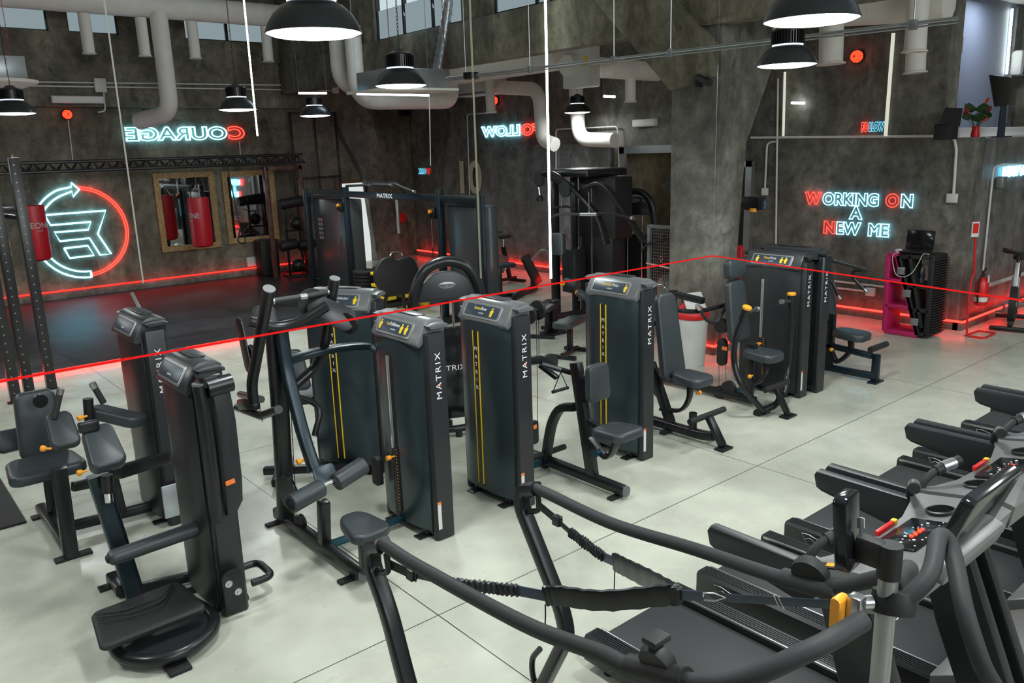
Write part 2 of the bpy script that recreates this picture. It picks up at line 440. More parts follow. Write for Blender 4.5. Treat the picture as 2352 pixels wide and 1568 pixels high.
# right wall: two recesses/doors
b = B()
box(b, (12.2, 11.1, 0), (12.6, 18.55, 4.95)); box(b, (12.2, 4.62, 0), (12.6, 9.35, 2.68)); box(b, (12.2, 5.05, 2.68), (12.6, 9.35, 4.95)); box(b, (12.2, 9.35, 2.68), (12.6, 11.1, 4.95))
struct('wall_right', b, M_wallR)
b = B(); box(b, (12.6, 4.62, 0), (17.4, 5.05, 2.66)); struct('wall_right_return', b, M_shiny)
b = B(); box(b, (12.2, 3.9, 2.58), (17.4, 5.05, 2.68)) if False else box(b, (12.6, 5.05, 2.6), (17.4, 9.3, 2.68)); struct('floor_mezzanine', b, M_white)
b = B(); box(b, (12.6, 5.9, 2.68), (17.4, 6.1, 4.95)); struct('wall_mezzanine', b, M_blue)
b = B(); box(b, (17.2, -9, 0), (17.5, 19, 5)); struct('wall_far_right', b, M_wall)
b = B(); box(b, (-9.2, -9, 0), (-9, 19, 6.6)); struct('wall_far_left', b, M_wall)
b = B(); box(b, (-9, -9.2, 0), (17.5, -9, 6.6)); struct('wall_behind', b, M_wall)
# corridor seen through the opening in the right wall
b = B(); box(b, (13.9, 9.0, 0), (14.1, 11.6, 2.8)); box(b, (12.6, 11.1, 0), (14, 11.3, 2.8)); box(b, (12.6, 9.15, 0), (14, 9.35, 2.8)); struct('wall_corridor', b, M_wall)
t = bpy.data.objects.new('door_1', None); col.objects.link(t); t['kind'] = 'structure'; t['worldspace'] = 1
b = B(); box(b, (12.12, 10.95, 0), (12.2, 11.1, 2.68)); box(b, (12.12, 9.35, 0), (12.2, 9.5, 2.68)); box(b, (12.12, 9.35, 2.56), (12.2, 11.1, 2.7)); obj('door_frame', b, M_galv, t)
# pillar with its tapering bracket and the diagonal brace
b = B(); box(b, (BX, 6.2, 0), (BX+.4, 6.95, 4.3), .012)
prism(b, [(BX+.4, 6.25, 0), (BX+.42, 6.25, 0), (9.25, 6.25, 2.7), (9.75, 6.25, 3.6), (9.75, 6.25, 4.95), (BX+.4, 6.25, 4.95)], (0, .65, 0))
struct('trim_pillar', b, M_wallR, 'wide raw concrete pillar with tapering bracket')
b = B(); prism(b, [(BX-.16, 6.85, 3.38), (BX-.16, 8.2, 4.66), (BX-.16, 9.7, 6.0), (BX-.16, 8.5, 6.0), (BX-.16, 6.25, 3.9), (BX-.16, 6.25, 3.5)], (.30, 0, 0), .01); struct('trim_brace', b, M_wall, 'diagonal concrete brace')
t = bpy.data.objects.new('door_3', None); col.objects.link(t); t['kind'] = 'structure'; t['worldspace'] = 1
b = B(); box(b, (12.16, 8.15, 0), (12.2, 8.95, 2.3)); obj('dark_shade_panel', b, M_rub, t)  # black panel on the wall paints the shade of a doorway recess
b = B(); box(b, (12.1, 8.05, 0), (12.2, 8.17, 2.4)); box(b, (12.1, 8.95, 0), (12.2, 9.05, 2.4)); box(b, (12.1, 8.05, 2.3), (12.2, 9.05, 2.4)); obj('door_frame', b, M_galv, t)
b = B(); box(b, (9.0, 14.6, 0), (9.4, 15.0, 4.2)); 
b.free()
# splayed column at the far left corner beside the door
b = B(); prism(b, [(10.8, 18.3, 0), (11.6, 18.3, 0), (10.9, 18.3, 3.8), (9.75, 18.3, 3.8), (10.62, 18.3, 2.1)], (0, .25, 0)); struct('trim_column', b, M_wallR, 'splayed concrete column beside the lit door')
t = bpy.data.objects.new('door_2', None); col.objects.link(t); t['kind'] = 'structure'; t['worldspace'] = 1
b = B(); box(b, (10.0, 18.5, 0), (10.75, 18.56, 2.0)); obj('glowing_leaf', b, M_doorglow, t)  # glowing panel stands in for the lit room beyond the doorway
b = B(); box(b, (9.86, 18.46, 0), (10.0, 18.6, 2.08)); box(b, (10.0, 18.46, 2.0), (10.75, 18.6, 2.08)); obj('door_frame', b, M_wood, t)
# light smooth panel on the back part of the right wall
b = B(); box(b, (12.1, 11.3, 0), (12.2, 15.6, 2.78), .01); struct('wall_right_panel', b, M_shiny)
# skirtings
b = B(); box(b, (-9, 18.44, 0), (9.6, 18.55, .16), .01); struct('baseboard_left', b, M_wallR)
b = B(); box(b, (12.1, 11.2, 0), (12.2, 18.4, .14), .01) if False else box(b, (12.06, 15.7, 0), (12.2, 18.4, .12)); box(b, (12.08, 4.55, 0), (12.2, 9.3, .11)); box(b, (12.08, 4.5, 0), (17.2, 4.62, .11)); struct('baseboard_right', b, M_wallR)
# red light strips along the wall bases
def strip(label, pts, zz=.2, m=None):
    bb = B(); 
    for p, q in zip(pts, pts[1:]): beam(bb, (*p, zz), (*q, zz), .016, .03, .002)
    o = obj('led_strip', bb, m or M_led); tag(o, label, 'light strip'); return o
strip('glowing red light strip along the base of the left wall above the rubber mats', [(-6, 18.42), (8.9, 18.42)], .185, M_led_soft)
strip('glowing red light strip on the wall base behind the pink stand', [(12.06, 9.2), (12.06, 4.48), (17, 4.48)], .135)
strip('glowing red light strip on the wall base behind the spin bike', [(12.04, 18.3), (12.04, 11.4)], .15)
strip('glowing red light strip around the base of the wide pillar', [(8.97, 7.0), (8.57, 7.0), (8.57, 6.17), (9.0, 6.17)], .135)
def area(name, loc, size, energy, colr, rot, sy=None, parent=None):
    l = bpy.data.lights.new(name, 'AREA'); l.energy = energy; l.color = colr; l.size = size
    if sy: l.shape = 'RECTANGLE'; l.size_y = sy
    o = bpy.data.objects.new(name, l); col.objects.link(o); o.location = loc; o.rotation_euler = rot
    return o
# high-bay lamps
def make_lamp():
    t = thing('high_bay_lamp', 'lamp', 'pendant lamp', (0, 0, LAMP_Z), 0, 'high-bay lamps', local=True)
    b = B(); lathe(b, [(.252, .0), (.256, .004), (.25, .02), (.235, .055), (.205, .10), (.16, .14), (.125, .158), (.12, .165), (.118, .16), (.155, .135), (.2, .095), (.23, .05), (.245, .012), (.252, 0)], seg=48); obj('shade', b, M_shade, t)
    b = B(); lathe(b, [(0, .014), (.243, .014), (.246, .004), (.22, -.006), (.16, -.014), (.08, -.018), (0, -.019)], seg=48); obj('diffuser', b, M_lampglow, t)
    b = B(); lathe(b, [(.128, .158), (.13, .17), (.118, .172), (.118, .158)], seg=40); obj('light_ring', b, M_lampglow2, t)
    b = B(); cyl(b, (0, 0, .165), (0, 0, .285), .118, 32)
    for k in range(36):
        a = 2*PI*k/36; beam(b, (.125*math.cos(a), .125*math.sin(a), .172), (.125*math.cos(a), .125*math.sin(a), .28), .006, .03, 0, up=(math.cos(a), math.sin(a), 0))
    lathe(b, [(.13, .285), (.125, .3), (.07, .315), (.04, .34), (0, .34)], seg=32); obj('heat_sink', b, M_black, t)
    b = B(); 
    for k in range(46):
        z = .34 + k*.033; u = V((1, 0, 0)) if k % 2 else V((0, 1, 0))
        pts = [V((0, 0, z+.02)) + u*.009*math.cos(a) + V((0, 0, 1))*.02*math.sin(a) for a in [2*PI*j/8 for j in range(8)]]
        tube(b, pts, .0028, 5, closed=True)
    obj('chain', b, M_black, t)
    b = B(); cyl(b, (0, 0, 1.62 + .2), (0, 0, 3.18), .006, 8); obj('cable', b, M_black, t)
    return t
M_shade = pm('lamp_shade_metal', (.06, .065, .07), .3, .8)
M_lampglow2 = em('lamp_ring_glow', (.75, .9, 1), 1.6)
lamp0 = make_lamp()
LL = ['big dark high-bay lamp at the top left, nearest over the black machines', 'big dark high-bay lamp at the top right, above a second one', 'finned high-bay lamp hanging in front of the grey metal ventilation box', 'high-bay lamp hanging just under the big top right one', 'high-bay lamp hanging beside the mirrored blue courage sign', 'small far high-bay lamp at the left of the galvanised box, over the cable machine', 'smallest high-bay lamp, hanging below the white wall unit', 'high-bay lamp at the left edge above the punching bag']
for k, (x, y) in enumerate(LAMPS + LAMPS_OUT):
    t = lamp0 if k == 0 else dup(lamp0)
    t.location = (x, y, LAMP_Z); t['label'] = LL[k] if k < len(LL) else 'high-bay lamp outside the picture'
    if x > BX + .3:
        for c in t.children:
            if c.name.startswith('cable'): bpy.data.objects.remove(c)
    area('lamp_light', (x, y, LAMP_Z - .025), .46, LAMP_POWER if x < 10 else 14, (.93, 1.0, .97), (0, 0, 0)).data.shape = 'DISK'

# added unseen fill, standing in for lit mezzanine windows behind the camera
area('mezzanine_fill_light', (3.0, -8.6, 5.0), 9.0, 620, (.93, .97, 1), (math.radians(100), 0, 0), 1.6)
area('window_fill_light', (BX - .05, 12.7, 5.4), 2.6, 60, (.75, .88, 1), (0, math.radians(60), 0), 1.0)  # unseen fill added for daylight from the high window
# ---------------------------------------------------------------- weight-stack towers
def letters_vert(bm_list, word, size, x, ytext, z0, step, facing):
    pass
def bm_join(dst, src):
    me = bpy.data.meshes.new('j'); src.to_mesh(me); src.free(); dst.from_mesh(me); bpy.data.meshes.remove(me)
TX = {}
def tower_parts(t, h=1.62, W=.66, title=('Seated', 'Row'), icons=(.2,), strip_on=True, slot=False, depth=.2, dark=False, side_text=True, front_letters=True, stack=False):
    """front faces -X, the far end is +Y; origin on the floor at the middle"""
    hw = W / 2; zb = .07
    b = B()   # bulging front cover
    n = 18; out = []
    for k in range(n + 1):
        y = hw - .02 - (W - .05) * k / n; u = (2 * k / n - 1)
        out.append(V((-.10 - .045 * (1 - abs(u) ** 3), y, zb)))
    out += [V((.02, -hw + .03, zb)), V((.02, hw - .02, zb))]
    prism(b, out, (0, 0, h - .16 - zb), .006); obj('front_cover', b, M_shroud if not dark else M_side, t)
    b = B()
    for s in (-1, 1):
        pts = [(-.075, .0), (-.09, .02), (-.09, .055), (-.075, .075), (.055, .075), (.07, .06), (.07, .015), (.055, 0)]
        y0 = -hw - .02 if s < 0 else hw - .055
        prism(b, [V((x, y0 + y, 0.005)) for x, y in pts], (0, 0, h - .10), .006)
        obj('side_column', b, M_side, t); b = B()
    box(b, (.01, -hw + .03, .05), (.055, hw - .03, h - .15)); obj('back_cover', b, M_side, t)
    b = B()
    for s in (-.6, .6): box(b, (-.17, s*hw - .04, 0), (.06, s*hw + .04, .012), .003); box(b, (-.1, s*hw-.03, .01), (.05, s*hw+.03, .07), .01)
    box(b, (-.09, -hw+.02, .035), (.09, hw-.02, .075), .01); obj('foot', b, M_black, t)
    # cap
    b = B()
    for (y0, y1, inset) in ((-hw - .03, hw + .0, 0),):
        pr = [(-.125, h - .19), (-.15, h - .165), (-.15, h - .15), (-.075, h - .025), (-.05, h - .008), (-.01, h), (.06, h - .01), (.09, h - .03), (.09, h - .13), (-.05, h - .13), (-.09, h - .17)]
        prism(b, [V((x, y0 + .05, z)) for x, z in pr], (0, (y1 - y0) - .10, 0), .012)
    for s in (-1, 1):   # rounded end lips
        y = s * hw
        pts = [(-.06, 0), (-.08, .018), (-.03, .03), (.05, .03), (.09, .01), (.09, -.01), (-.05, -.012)]
        prism(b, [V((x, y - s*.07, h - .055 + z)) for x, z in pts], (0, s * .10, 0), .008)
    obj('cap', b, M_cap if not dark else M_capd, t)
    b = B(); plate(b, (.01, 0, h + .001), (1, 0, 0), (0, 1, 0), .09, W * .5, .006, .045, .002); obj('cap_tray', b, M_capd, t)
    # sloped placard
    nx = V((-.125, 0, .075)).normalized(); up = V((.075, 0, .125)).normalized(); c = V((-.113, 0, h - .09))
    b = B(); plate(b, c + nx*.002, (0, -1, 0), up, W * .66, .125, .014, .02, .004); obj('placard_frame', b, M_silver, t)
    b = B(); plate(b, c + nx*.009, (0, -1, 0), up, W * .6, .092, .006, .014, .001); pl = obj('placard', b, M_plate, t)
    p0 = c + nx*.0125
    b = text_bm(title[0], .036, (0, -1, 0), up, p0 + V((0, .10 if len(title[0]) < 9 else .16, 0)) + up*.005, .001, center=False, sx=.9); obj('lettering', b, M_yellow, pl)
    w0 = text_w(title[0], .036, .9)[1]
    b = text_bm(title[1], .036, (0, -1, 0), up, p0 + V((0, (.10 if len(title[0]) < 9 else .16) - w0 - .004, 0)) + up*.005, .001, center=False, sx=.9); bm_join(b, text_bm('MATRIX', .014, (0, -1, 0), up, p0 + V((0, .0, 0)) - up*.025, .001, sx=1.2)); obj('lettering', b, M_letter, pl)
    b = B()
    for iy in icons:
        q = p0 + V((0, -iy, 0)) * 1
        def P2(a, z): return q + V((0, -a, 0)) + up * z
        prism(b, [P2(-.012, -.035), P2(.01, -.035), P2(.012, -.012), P2(.02, .012), P2(.004, .018), P2(-.01, .018), P2(-.02, .004)], nx*.001)
        prism(b, [P2(.009*math.cos(a), .028 + .009*math.sin(a)) for a in [2*PI*k/8 for k in range(8)]], nx*.001)
    obj('figure_mark', b, M_yellow, pl)
    # dark slot with yellow lines and lettering
    ys = .06
    fx = -.146
    if strip_on:
        b = B(); box(b, (fx - .004, ys - .034, .1), (fx + .01, ys + .034, h - .24), .002); st = obj('front_strip', b, M_black, t)
        b = B()
        for s in (-1, 1): box(b, (fx - .0065, ys + s*.031 - .004, .12), (fx, ys + s*.031 + .004, h - .245))
        obj('edge_line', b, M_yellow, st)
        b = B()
        for k, ch in enumerate('MATRIX'): bm_join(b, text_bm(ch, .044, (0, -1, 0), (0, 0, 1), (fx - .006, ys, h - .40 - .062 * k), .001, sx=1.1))
        obj('lettering', b, M_letter, st)
    if slot:
        b = B(); box(b, (fx - .003, ys - .045, .1), (fx + .02, ys + .05, h - .26), .01); st = obj('weight_slot', b, M_rub, t)
        b = B(); box(b, (fx - .006, ys - .0, .62), (fx, ys + .035, h - .3), .004); obj('slot_window', b, M_silver, st)
        b = B(); cyl(b, (fx - .008, ys + .02, .62), (fx - .008, ys + .02, h - .3), .006, 8); obj('guide_rod', b, M_chrome, st)
        b = B()
        for k in range(20): box(b, (fx - .007, ys - .045, .13 + .025*k), (fx, ys + .02, .15 + .025*k), .002)
        obj('weight_stack', b, M_side, st)
        b = B()
        for k in range(20): box(b, (fx - .0085, ys - .03, .136 + .025*k), (fx - .006, ys - .018, .142 + .025*k))
        obj('weight_number', b, M_orange, st)
        b = B(); cyl(b, (fx - .05, ys, .56), (fx - .005, ys, .56), .006, 8); cyl(b, (fx - .075, ys, .56), (fx - .045, ys, .56), .018, 16); obj('selector_pin', b, M_orange, st)
    if side_text:
        b = text_bm('MATRIX', .062, (0, 0, 1), (-1, 0, 0), (.012, -hw - .0215, h - .40), .0015, sx=1.25, space=1.3)
        me = b
        obj('side_lettering', me, M_letter, t)
        b = B(); prism(b, [V((.01, -hw - .0235, h - .475)), V((-.008, -hw - .0235, h - .467)), V((.01, -hw - .0235, h - .459))], (0, .002, 0)); obj('lettering_accent', b, M_lred, t)
        b = B(); box(b, (-.075, -hw - .022, .09), (-.045, -hw - .018, .30)); lb = obj('safety_label', b, M_whitepl, t)
        b = B(); box(b, (-.075, -hw - .0225, .28), (-.045, -hw - .0215, .30)); obj('label_band', b, M_orangelabel, lb)

def tx(X, pts): return [aX(x, y, X) for x, y in pts]
def ty(Y, pts): return [aY(x, y, Y) for x, y in pts]
def pulley(bm, c, ax, r, w_=.03):
    ax = V(ax).normalized(); c = V(c)
    lathe(bm, [(0, -w_/2), (r, -w_/2), (r, -w_/2+.005), (r-.01, 0), (r, w_/2-.005), (r, w_/2), (0, w_/2)], c, ax, 24)
def knob(t, p, d, name='adjust_knob'):
    b = B(); d = V(d).normalized(); p = V(p); lathe(b, [(0, 0), (.008, 0), (.008, .03), (.016, .032), (.021, .045), (.021, .058), (.014, .066), (0, .066)], p, d, 20); return obj(name, b, M_orange, t)
def bolts(t, pts, d, r=.012, parent_name='bolt'):
    for p in pts:
        b = B(); cyl(b, V(p), V(p) + V(d).normalized()*.014, r, 10); obj(parent_name, b, M_chrome, t)

# ---------------------------------------------------------------- lat pulldown machine (tower centre 3.09, 4.80)
def tower_at(t, cx, cy, rz, **kw):
    """tower parts in place coordinates under thing t (whose frame is the place's)"""
    before = set(bpy.data.objects)
    e = bpy.data.objects.new('tmp', None); col.objects.link(e); e['worldspace'] = 1
    tower_parts(e, **kw)
    M = Matrix.Translation((cx, cy, 0)) @ Matrix.Rotation(rz, 4, 'Z')
    for o in list(e.children):
        o.data.transform(M); o.parent = t
        o.matrix_parent_inverse = Matrix.LocRotScale(t.location, t.rotation_euler, None).inverted()
        for g in o.children: g.data.transform(M); g.matrix_parent_inverse = Matrix.Identity(4)
    bpy.data.objects.remove(e)

t = thing('lat_pulldown_machine', 'black lat pulldown machine with two tall swing arms above a seat and thigh rollers', 'gym machine', (2.27, 4.9, 0), group=None)
tower_at(t, 3.05, 4.80, 0, title=('Lat', 'Pulldown'), icons=(-.17, .10, .16), strip_on=False, slot=True)
X = 2.27
b = B(); beam(b, (X, 5.62, .07), (X, 4.30, .07), .075, .09, .025); obj('base_beam', b, M_tube, t)
b = B(); plate(b, (X, 4.29, .07), (1, 0, 0), (0, 0, 1), .082, .095, .012, .035); obj('beam_cap', b, M_cap, t)
for y in (5.55, 4.42):
    b = B(); box(b, (X - .12, y - .03, 0), (X + .12, y + .03, .022), .006); obj('foot', b, M_rub, t)
b = B(); tube(b, bend_path([(X, 5.45, .09), (X, 5.42, .28), (X-.02, 5.30, 1.0), (X-.02, 5.27, 1.58)], .1), .05, 16, sq=(.085, .12), up=(1, 0, 0)); obj('upright', b, M_tube, t)
b = B(); tube(b, bend_path([(X, 5.20, 1.58), (X, 5.17, 1.27), *tx(X, [(696, 998), (724, 1082)])], .1), .04, 16, sq=(.07, .085), up=(1, 0, 0)); obj('front_tube', b, M_frame, t)
p = aX(688, 985, X); b = B(); box(b, p + V((-.036, -.05, -.02)), p + V((.036, -.04, .02)));
b.free()
# top cross tube with pulleys
b = B(); tube(b, smooth_path([(X-.22, 5.18, 1.66), (X-.05, 5.16, 1.60), (X+.1, 5.1, 1.62), (X+.26, 5.0, 1.72)]), .038, 14); obj('top_tube', b, M_tube, t)
b = B(); pulley(b, (X+.22, 5.14, 1.73), (.3, 1, 0), .10, .03); pulley(b, (X+.40, 4.98, 1.58), (1, .5, .2), .08, .03); obj('pulley', b, M_rub, t)
b = B(); plate(b, (X+.30, 5.02, 1.66), (.8, -.45, -.5), (.5, .1, .8), .34, .17, .016, .07); obj('pulley_plate', b, M_tube, t)
b = B(); plate(b, (X-.27, 5.2, 1.50), (0, 1, .0), (0, .25, 1), .11, .38, .014, .05); obj('pulley_plate', b, M_tube, t)
b = B(); pulley(b, (X-.24, 5.18, 1.42), (1, 0, 0), .085, .03); obj('pulley', b, M_rub, t)
b = B(); cyl(b, (X-.26, 5.13, 1.34), (X-.18, 5.25, .93), .003, 6); cyl(b, (X+.05, 5.28, 1.0), (X+.03, 5.3, .3), .003, 6); obj('cable', b, M_rub, t)
# swing arms
for s, pts, gr in ((-1, [(618, 664), (588, 830), (578, 880), (582, 924)], [(630, 681), (681, 673)]), (1, [(769, 640), (741, 815), (722, 846), (668, 893)], [(752, 660), (699, 669)])):
    XA = X + .34 * s
    if s < 0: P3 = [V((1.98, 4.98, 0)) for _ in pts]; P3 = tx(1.95, pts)
    else: P3 = [aX(769, 640, 2.62), aX(741, 815, 2.60), aX(722, 846, 2.56), aX(668, 893, 2.36)]
    b = B(); pp = bend_path(P3, .12); tube(b, pp, .036, 16); arm = obj('swing_arm', b, M_tube, t)
    b = B(); d0 = (P3[0] - P3[1]).normalized(); cyl(b, P3[0], P3[0] + d0*.006, .0375, 20); obj('end_cap', b, M_cap, arm)
    g0 = P3[0] - d0*.10; gd = V((-s, 0, 0)); e0 = g0 + gd*.26 + V((0, 0, -.01 if s > 0 else .0))
    b = B(); cyl(b, g0 + gd*.03, e0, .019, 14); obj('hand_grip', b, M_foam, arm)
    b = B(); cyl(b, e0 - gd*.045, e0, .0205, 14); cyl(b, g0 + gd*.035, g0 + gd*.045, .021, 14); obj('grip_ring', b, M_alu, arm)
b = B(); beam(b, *tx(2.1, [(552, 928), (590, 928)]), .06, .08, .02); tube(b, tx(2.12, [(545, 935), (600, 955), (640, 940)]), .03, 12); cyl(b, aX(552, 905, 2.1), aX(600, 917, 2.0), .025, 12); obj('arm_linkage', b, M_tube, t)
b = B(); tube(b, smooth_path([aX(650, 832, 2.3), aX(720, 810, 2.5), aX(790, 797, 2.75), aX(845, 795, 2.95), aX(868, 808, 3.0)]), .03, 16, sq=(.05, .10), up=(0, 1, 0)); obj('bridge_tube', b, M_frame, t)
# thigh rollers
b = B(); beam(b, (X, 4.83, .1), aX(743, 1150, X), .075, .075, .012); obj('post', b, M_tube, t)
rc = aX(752, 1112, X)
b = B(); plate(b, rc + V((0, .02, .06)), (1, 0, 0), (0, .5, 1), .16, .14, .012, .03); obj('bracket', b, M_frame, t)
for s, e in ((-1, (-.30, -.06, -.03)), (1, (.29, .0, .06))):
    a0 = rc + V((s*.05, -.02, .0)); a1 = rc + V(e)
    b = B(); d = (a1 - a0).normalized(); lathe(b, [(0, 0), (.052, 0), (.062, .01), (.063, (a1-a0).length-.01), (.052, (a1-a0).length), (0, (a1-a0).length)], a0, d, 28); rl = obj('thigh_roller', b, M_pad, t)
    b = B(); cyl(b, a1, a1 + d*.006, .035, 20); obj('roller_cap', b, M_rub, rl)
b = B(); cyl(b, rc - V((.1, 0, 0)), rc + V((.1, 0, .02)), .018, 12); obj('axle', b, M_chrome, t)
knob(t, aX(700, 1056, X - .03), (-1, -.2, .1))
b = B(); pulley(b, aX(662, 1130, X - .05), (1, .1, 0), .13, .02); obj('cam_disc', b, M_tube, t)
b = B(); pulley(b, aX(690, 1198, X), (1, .1, 0), .055, .04); obj('pulley', b, M_rub, t)
# seat
sc = aX(832, 1216, X)
b = B()
b = B(); cushion(b, sc + V((0, 0, .02)), (1, 0, 0), (0, 1, .06), .30, .34, .07, .10, .6); obj('seat', b, M_pad, t)
b = B(); beam(b, (X, sc.y, .1), (X, sc.y, sc.z), .06, .06, .01); obj('seat_post', b, M_tube, t)
b = B(); beam(b, (X + .04, 4.85, .06), (2.95, 4.85, .06), .05, .05, .012); obj('connecting_tube', b, M_blue_tube, t)
b = B(); plate(b, (2.88, 5.10, .38), (0, 1, 0), (0, 0, 1), .09, .22, .05, .02); obj('pulley_housing', b, M_rub, t)

# ---------------------------------------------------------------- seated row machine
t = thing('seated_row_machine', 'seated row machine with upright chest pad and wide seat on a long floor beam', 'gym machine', (4.45, 4.6, 0))
tower_at(t, 3.82, 4.78, 0, title=('Seated', 'Row'), icons=(.12,))
X = 4.45
b = B(); beam(b, (X, 5.55, .075), (X, 4.0, .075), .08, .085, .03); obj('base_beam', b, M_tube, t)
b = B(); plate(b, (X, 3.99, .075), (1, 0, 0), (0, 0, 1), .085, .09, .014, .04); obj('beam_cap', b, M_cap, t)
for y in (5.4, 4.08):
    b = B(); box(b, (X - .1, y - .03, 0), (X + .1, y + .03, .022), .006); obj('foot', b, M_rub, t)
pb = aX(1361, 1114, X); ptp = aX(1323, 832, X)
b = B(); beam(b, V((X, pb.y, .1)), ptp, .07, .10, .012); obj('chest_post', b, M_tube, t)
c = aX(1345, 870, X); 
b = B(); cyl(b, c + V((0, .1, 0)), c + V((0, -.10, 0)), .025, 14); obj('pad_tube', b, M_tube, t)
b = B(); cushion(b, c + V((.0, -.13, 0)), (-1, 0, 0), (0, .05, 1), .24, .30, .07, .05, .88); obj('chest_pad', b, M_pad, t)
b = B(); tube(b, smooth_path(tx(X, [(1322, 934), (1290, 937), (1272, 962), (1262, 1000), (1252, 1070)])), .035, 14, sq=(.07, .085), up=(1, 0, 0)); obj('curved_tube', b, M_tube, t)
f0 = aX(1255, 1040, X)
for s in (-1, 1):
    b = B(); cyl(b, f0 + V((s*.04, 0, 0)), f0 + V((s*.22, 0, 0)), .026, 16); obj('foot_peg', b, M_rub, t)
sc = aX(1418, 992, X)
b = B(); cushion(b, sc, (1, 0, 0), (0, 1, -.08), .33, .34, .075, .08, .9); obj('seat', b, M_pad, t)
b = B(); tube(b, smooth_path([sc + V((0, .02, -.05)), sc + V((0, .03, -.14)), sc + V((0, .12, -.24)), V((X, pb.y + .02, .42))]), .022, 10, sq=(.03, .08), up=(1, 0, 0)); tube(b, smooth_path([sc + V((0, .08, -.05)), V((X, pb.y + .06, .55)), V((X, pb.y, .33))]), .02, 10, sq=(.05, .05)); obj('seat_linkage', b, M_tube, t)
b = B(); lathe(b, [(0, -.03), (.03, -.03), (.03, .03), (0, .03)], aX(1372, 1040, X - .04), (1, 0, 0), 16); obj('pivot', b, M_blue_tube, t)
b = B(); beam(b, (3.95, 4.95, .06), (X - .04, 4.95, .06), .06, .06, .012); obj('connecting_tube', b, M_blue_tube, t)
# moving arm, pulleys and cables between the tower and the seat
m0 = aY(1212, 832, 4.9); 
b = B(); tube(b, ty(4.9, [(1212, 828), (1240, 825), (1262, 838)]), .035, 14, sq=(.09, .07)); tube(b, [aY(1245, 836, 4.85), aY(1316, 857, 4.62)], .022, 14); beam(b, aY(1240, 838, 4.86), aY(1280, 868, 4.7), .05, .035, .008); obj('moving_arm', b, M_tube, t)
b = B(); tube(b, [aY(1246, 838, 4.84), aY(1290, 850, 4.70)], .0235, 14); obj('chrome_sleeve', b, M_chrome, t)
b = B(); pulley(b, aY(1263, 832, 4.92), (.2, 1, 0), .075, .03); obj('cam_disc', b, M_rub, t)
g = aY(1287, 895, 4.7); 
b = B(); tube(b, [g + V((-.09, 0, 0)), g + V((.09, 0, 0))], .014, 10); obj('hand_grip', b, M_foam, t)
b = B(); gt = aY(1288, 855, 4.7)
for s in (-1, 1): tube(b, [gt, g + V((s*.085, 0, 0))], .004, 6)
obj('strap', b, M_rub, t)
for (x0, ya, yb) in ((1213, 700, 970), (1232, 712, 1000), (1237, 712, 820)):
    b = B(); cyl(b, aY(x0, ya, 4.78), aY(x0 + (yb-ya)*.012, yb, 4.78), .003, 6); obj('cable', b, M_rub, t)
b = B(); cyl(b, aY(1208, 715, 4.78), aY(1235, 711, 4.78), .018, 12); pulley(b, aY(1235, 712, 4.78), (1, .1, 0), .08, .022); pulley(b, aY(1213, 722, 4.78), (1, .1, 0), .08, .022); obj('pulley', b, M_rub, t)
b = B(); plate(b, aY(1226, 992, 4.78), (1, .15, 0), (0, 0, 1), .085, .20, .04, .03); hb = obj('pulley_housing', b, M_rub, t)
b = B(); plate(b, aY(1229, 980, 4.75), (1, .15, 0), (0, 0, 1), .04, .035, .003, .002, 0); obj('warning_label', b, M_orangelabel, hb)
b = B(); cushion(b, aY(1240, 882, 5.6), (1, 0, 0), (0, 1, 0), .28, .3, .06, .06); 
b.free()

# ---------------------------------------------------------------- shoulder press machine
t = thing('shoulder_press_machine', 'black shoulder press machine with a tall angled backrest, saddle seat and a cup-shaped footrest post', 'gym machine', (5.92, 4.6, 0))
tower_at(t, 5.24, 4.78, 0, title=('Shoulder', 'Press'), icons=(.18,))
X = 5.9
b = B(); tube(b, bend_path([(X, 5.55, .075), (X, 4.35, .075), (X, 4.22, .10)], .1), .04, 16, sq=(.085, .085), up=(1, 0, 0)); obj('base_beam', b, M_tube, t)
for y in (5.3, 4.75):
    b = B(); box(b, (X - .1, y - .03, 0), (X + .1, y + .03, .035), .006); obj('foot', b, M_rub, t)
b = B(); beam(b, V((X, 4.72, .1)), V((X, 4.98, .66)), .07, .09, .012); obj('seat_post', b, M_tube, t)
sc = aX(1588, 868, X)
b = B(); cushion(b, sc, (1, 0, 0), (0, 1, .05), .32, .36, .085, .10, .75); obj('seat', b, M_pad, t)
b = B(); tube(b, smooth_path([sc + V((0, .02, -.05)), sc + V((0, .02, -.2)), sc + V((0, .12, -.34)), (X, 4.84, .22)]), .02, 10, sq=(.035, .07), up=(1, 0, 0)); tube(b, smooth_path([sc + V((0, .12, -.05)), (X + .03, 5.0, .48), (X + .03, 4.9, .34)]), .02, 10, sq=(.035, .07), up=(1, 0, 0)); obj('seat_linkage', b, M_tube, t)
knob(t, sc + V((.08, .0, -.17)), (1, 0, 0))
bt = aX(1514, 690, X); bb = aX(1562, 866, X)
b = B(); cushion(b, V((X, sc.y + .27, .96)), (1, 0, 0), (0, .10, .62), .33, .82, .07, .09, .8); obj('backrest', b, M_pad, t)
b = B(); beam(b, (X, sc.y + .30, .60), (X, sc.y + .37, 1.2), .07, .05, .01); obj('backrest_support', b, M_tube, t)
cy = V((X - .02, 4.42, .12))
b = B(); lathe(b, [(0, 0), (.038, 0), (.038, .17), (.03, .17), (.03, .03), (0, .03)], (X, 4.46, .10), (0, 0, 1), 24); obj('bottle_holder', b, M_rub, t)
b = B(); beam(b, (X, 4.28, .27), (X, 4.12, .03), .08, .05, .01); box(b, (X - .08, 4.06, 0), (X + .08, 4.16, .02), .004); obj('front_leg', b, M_tube, t)
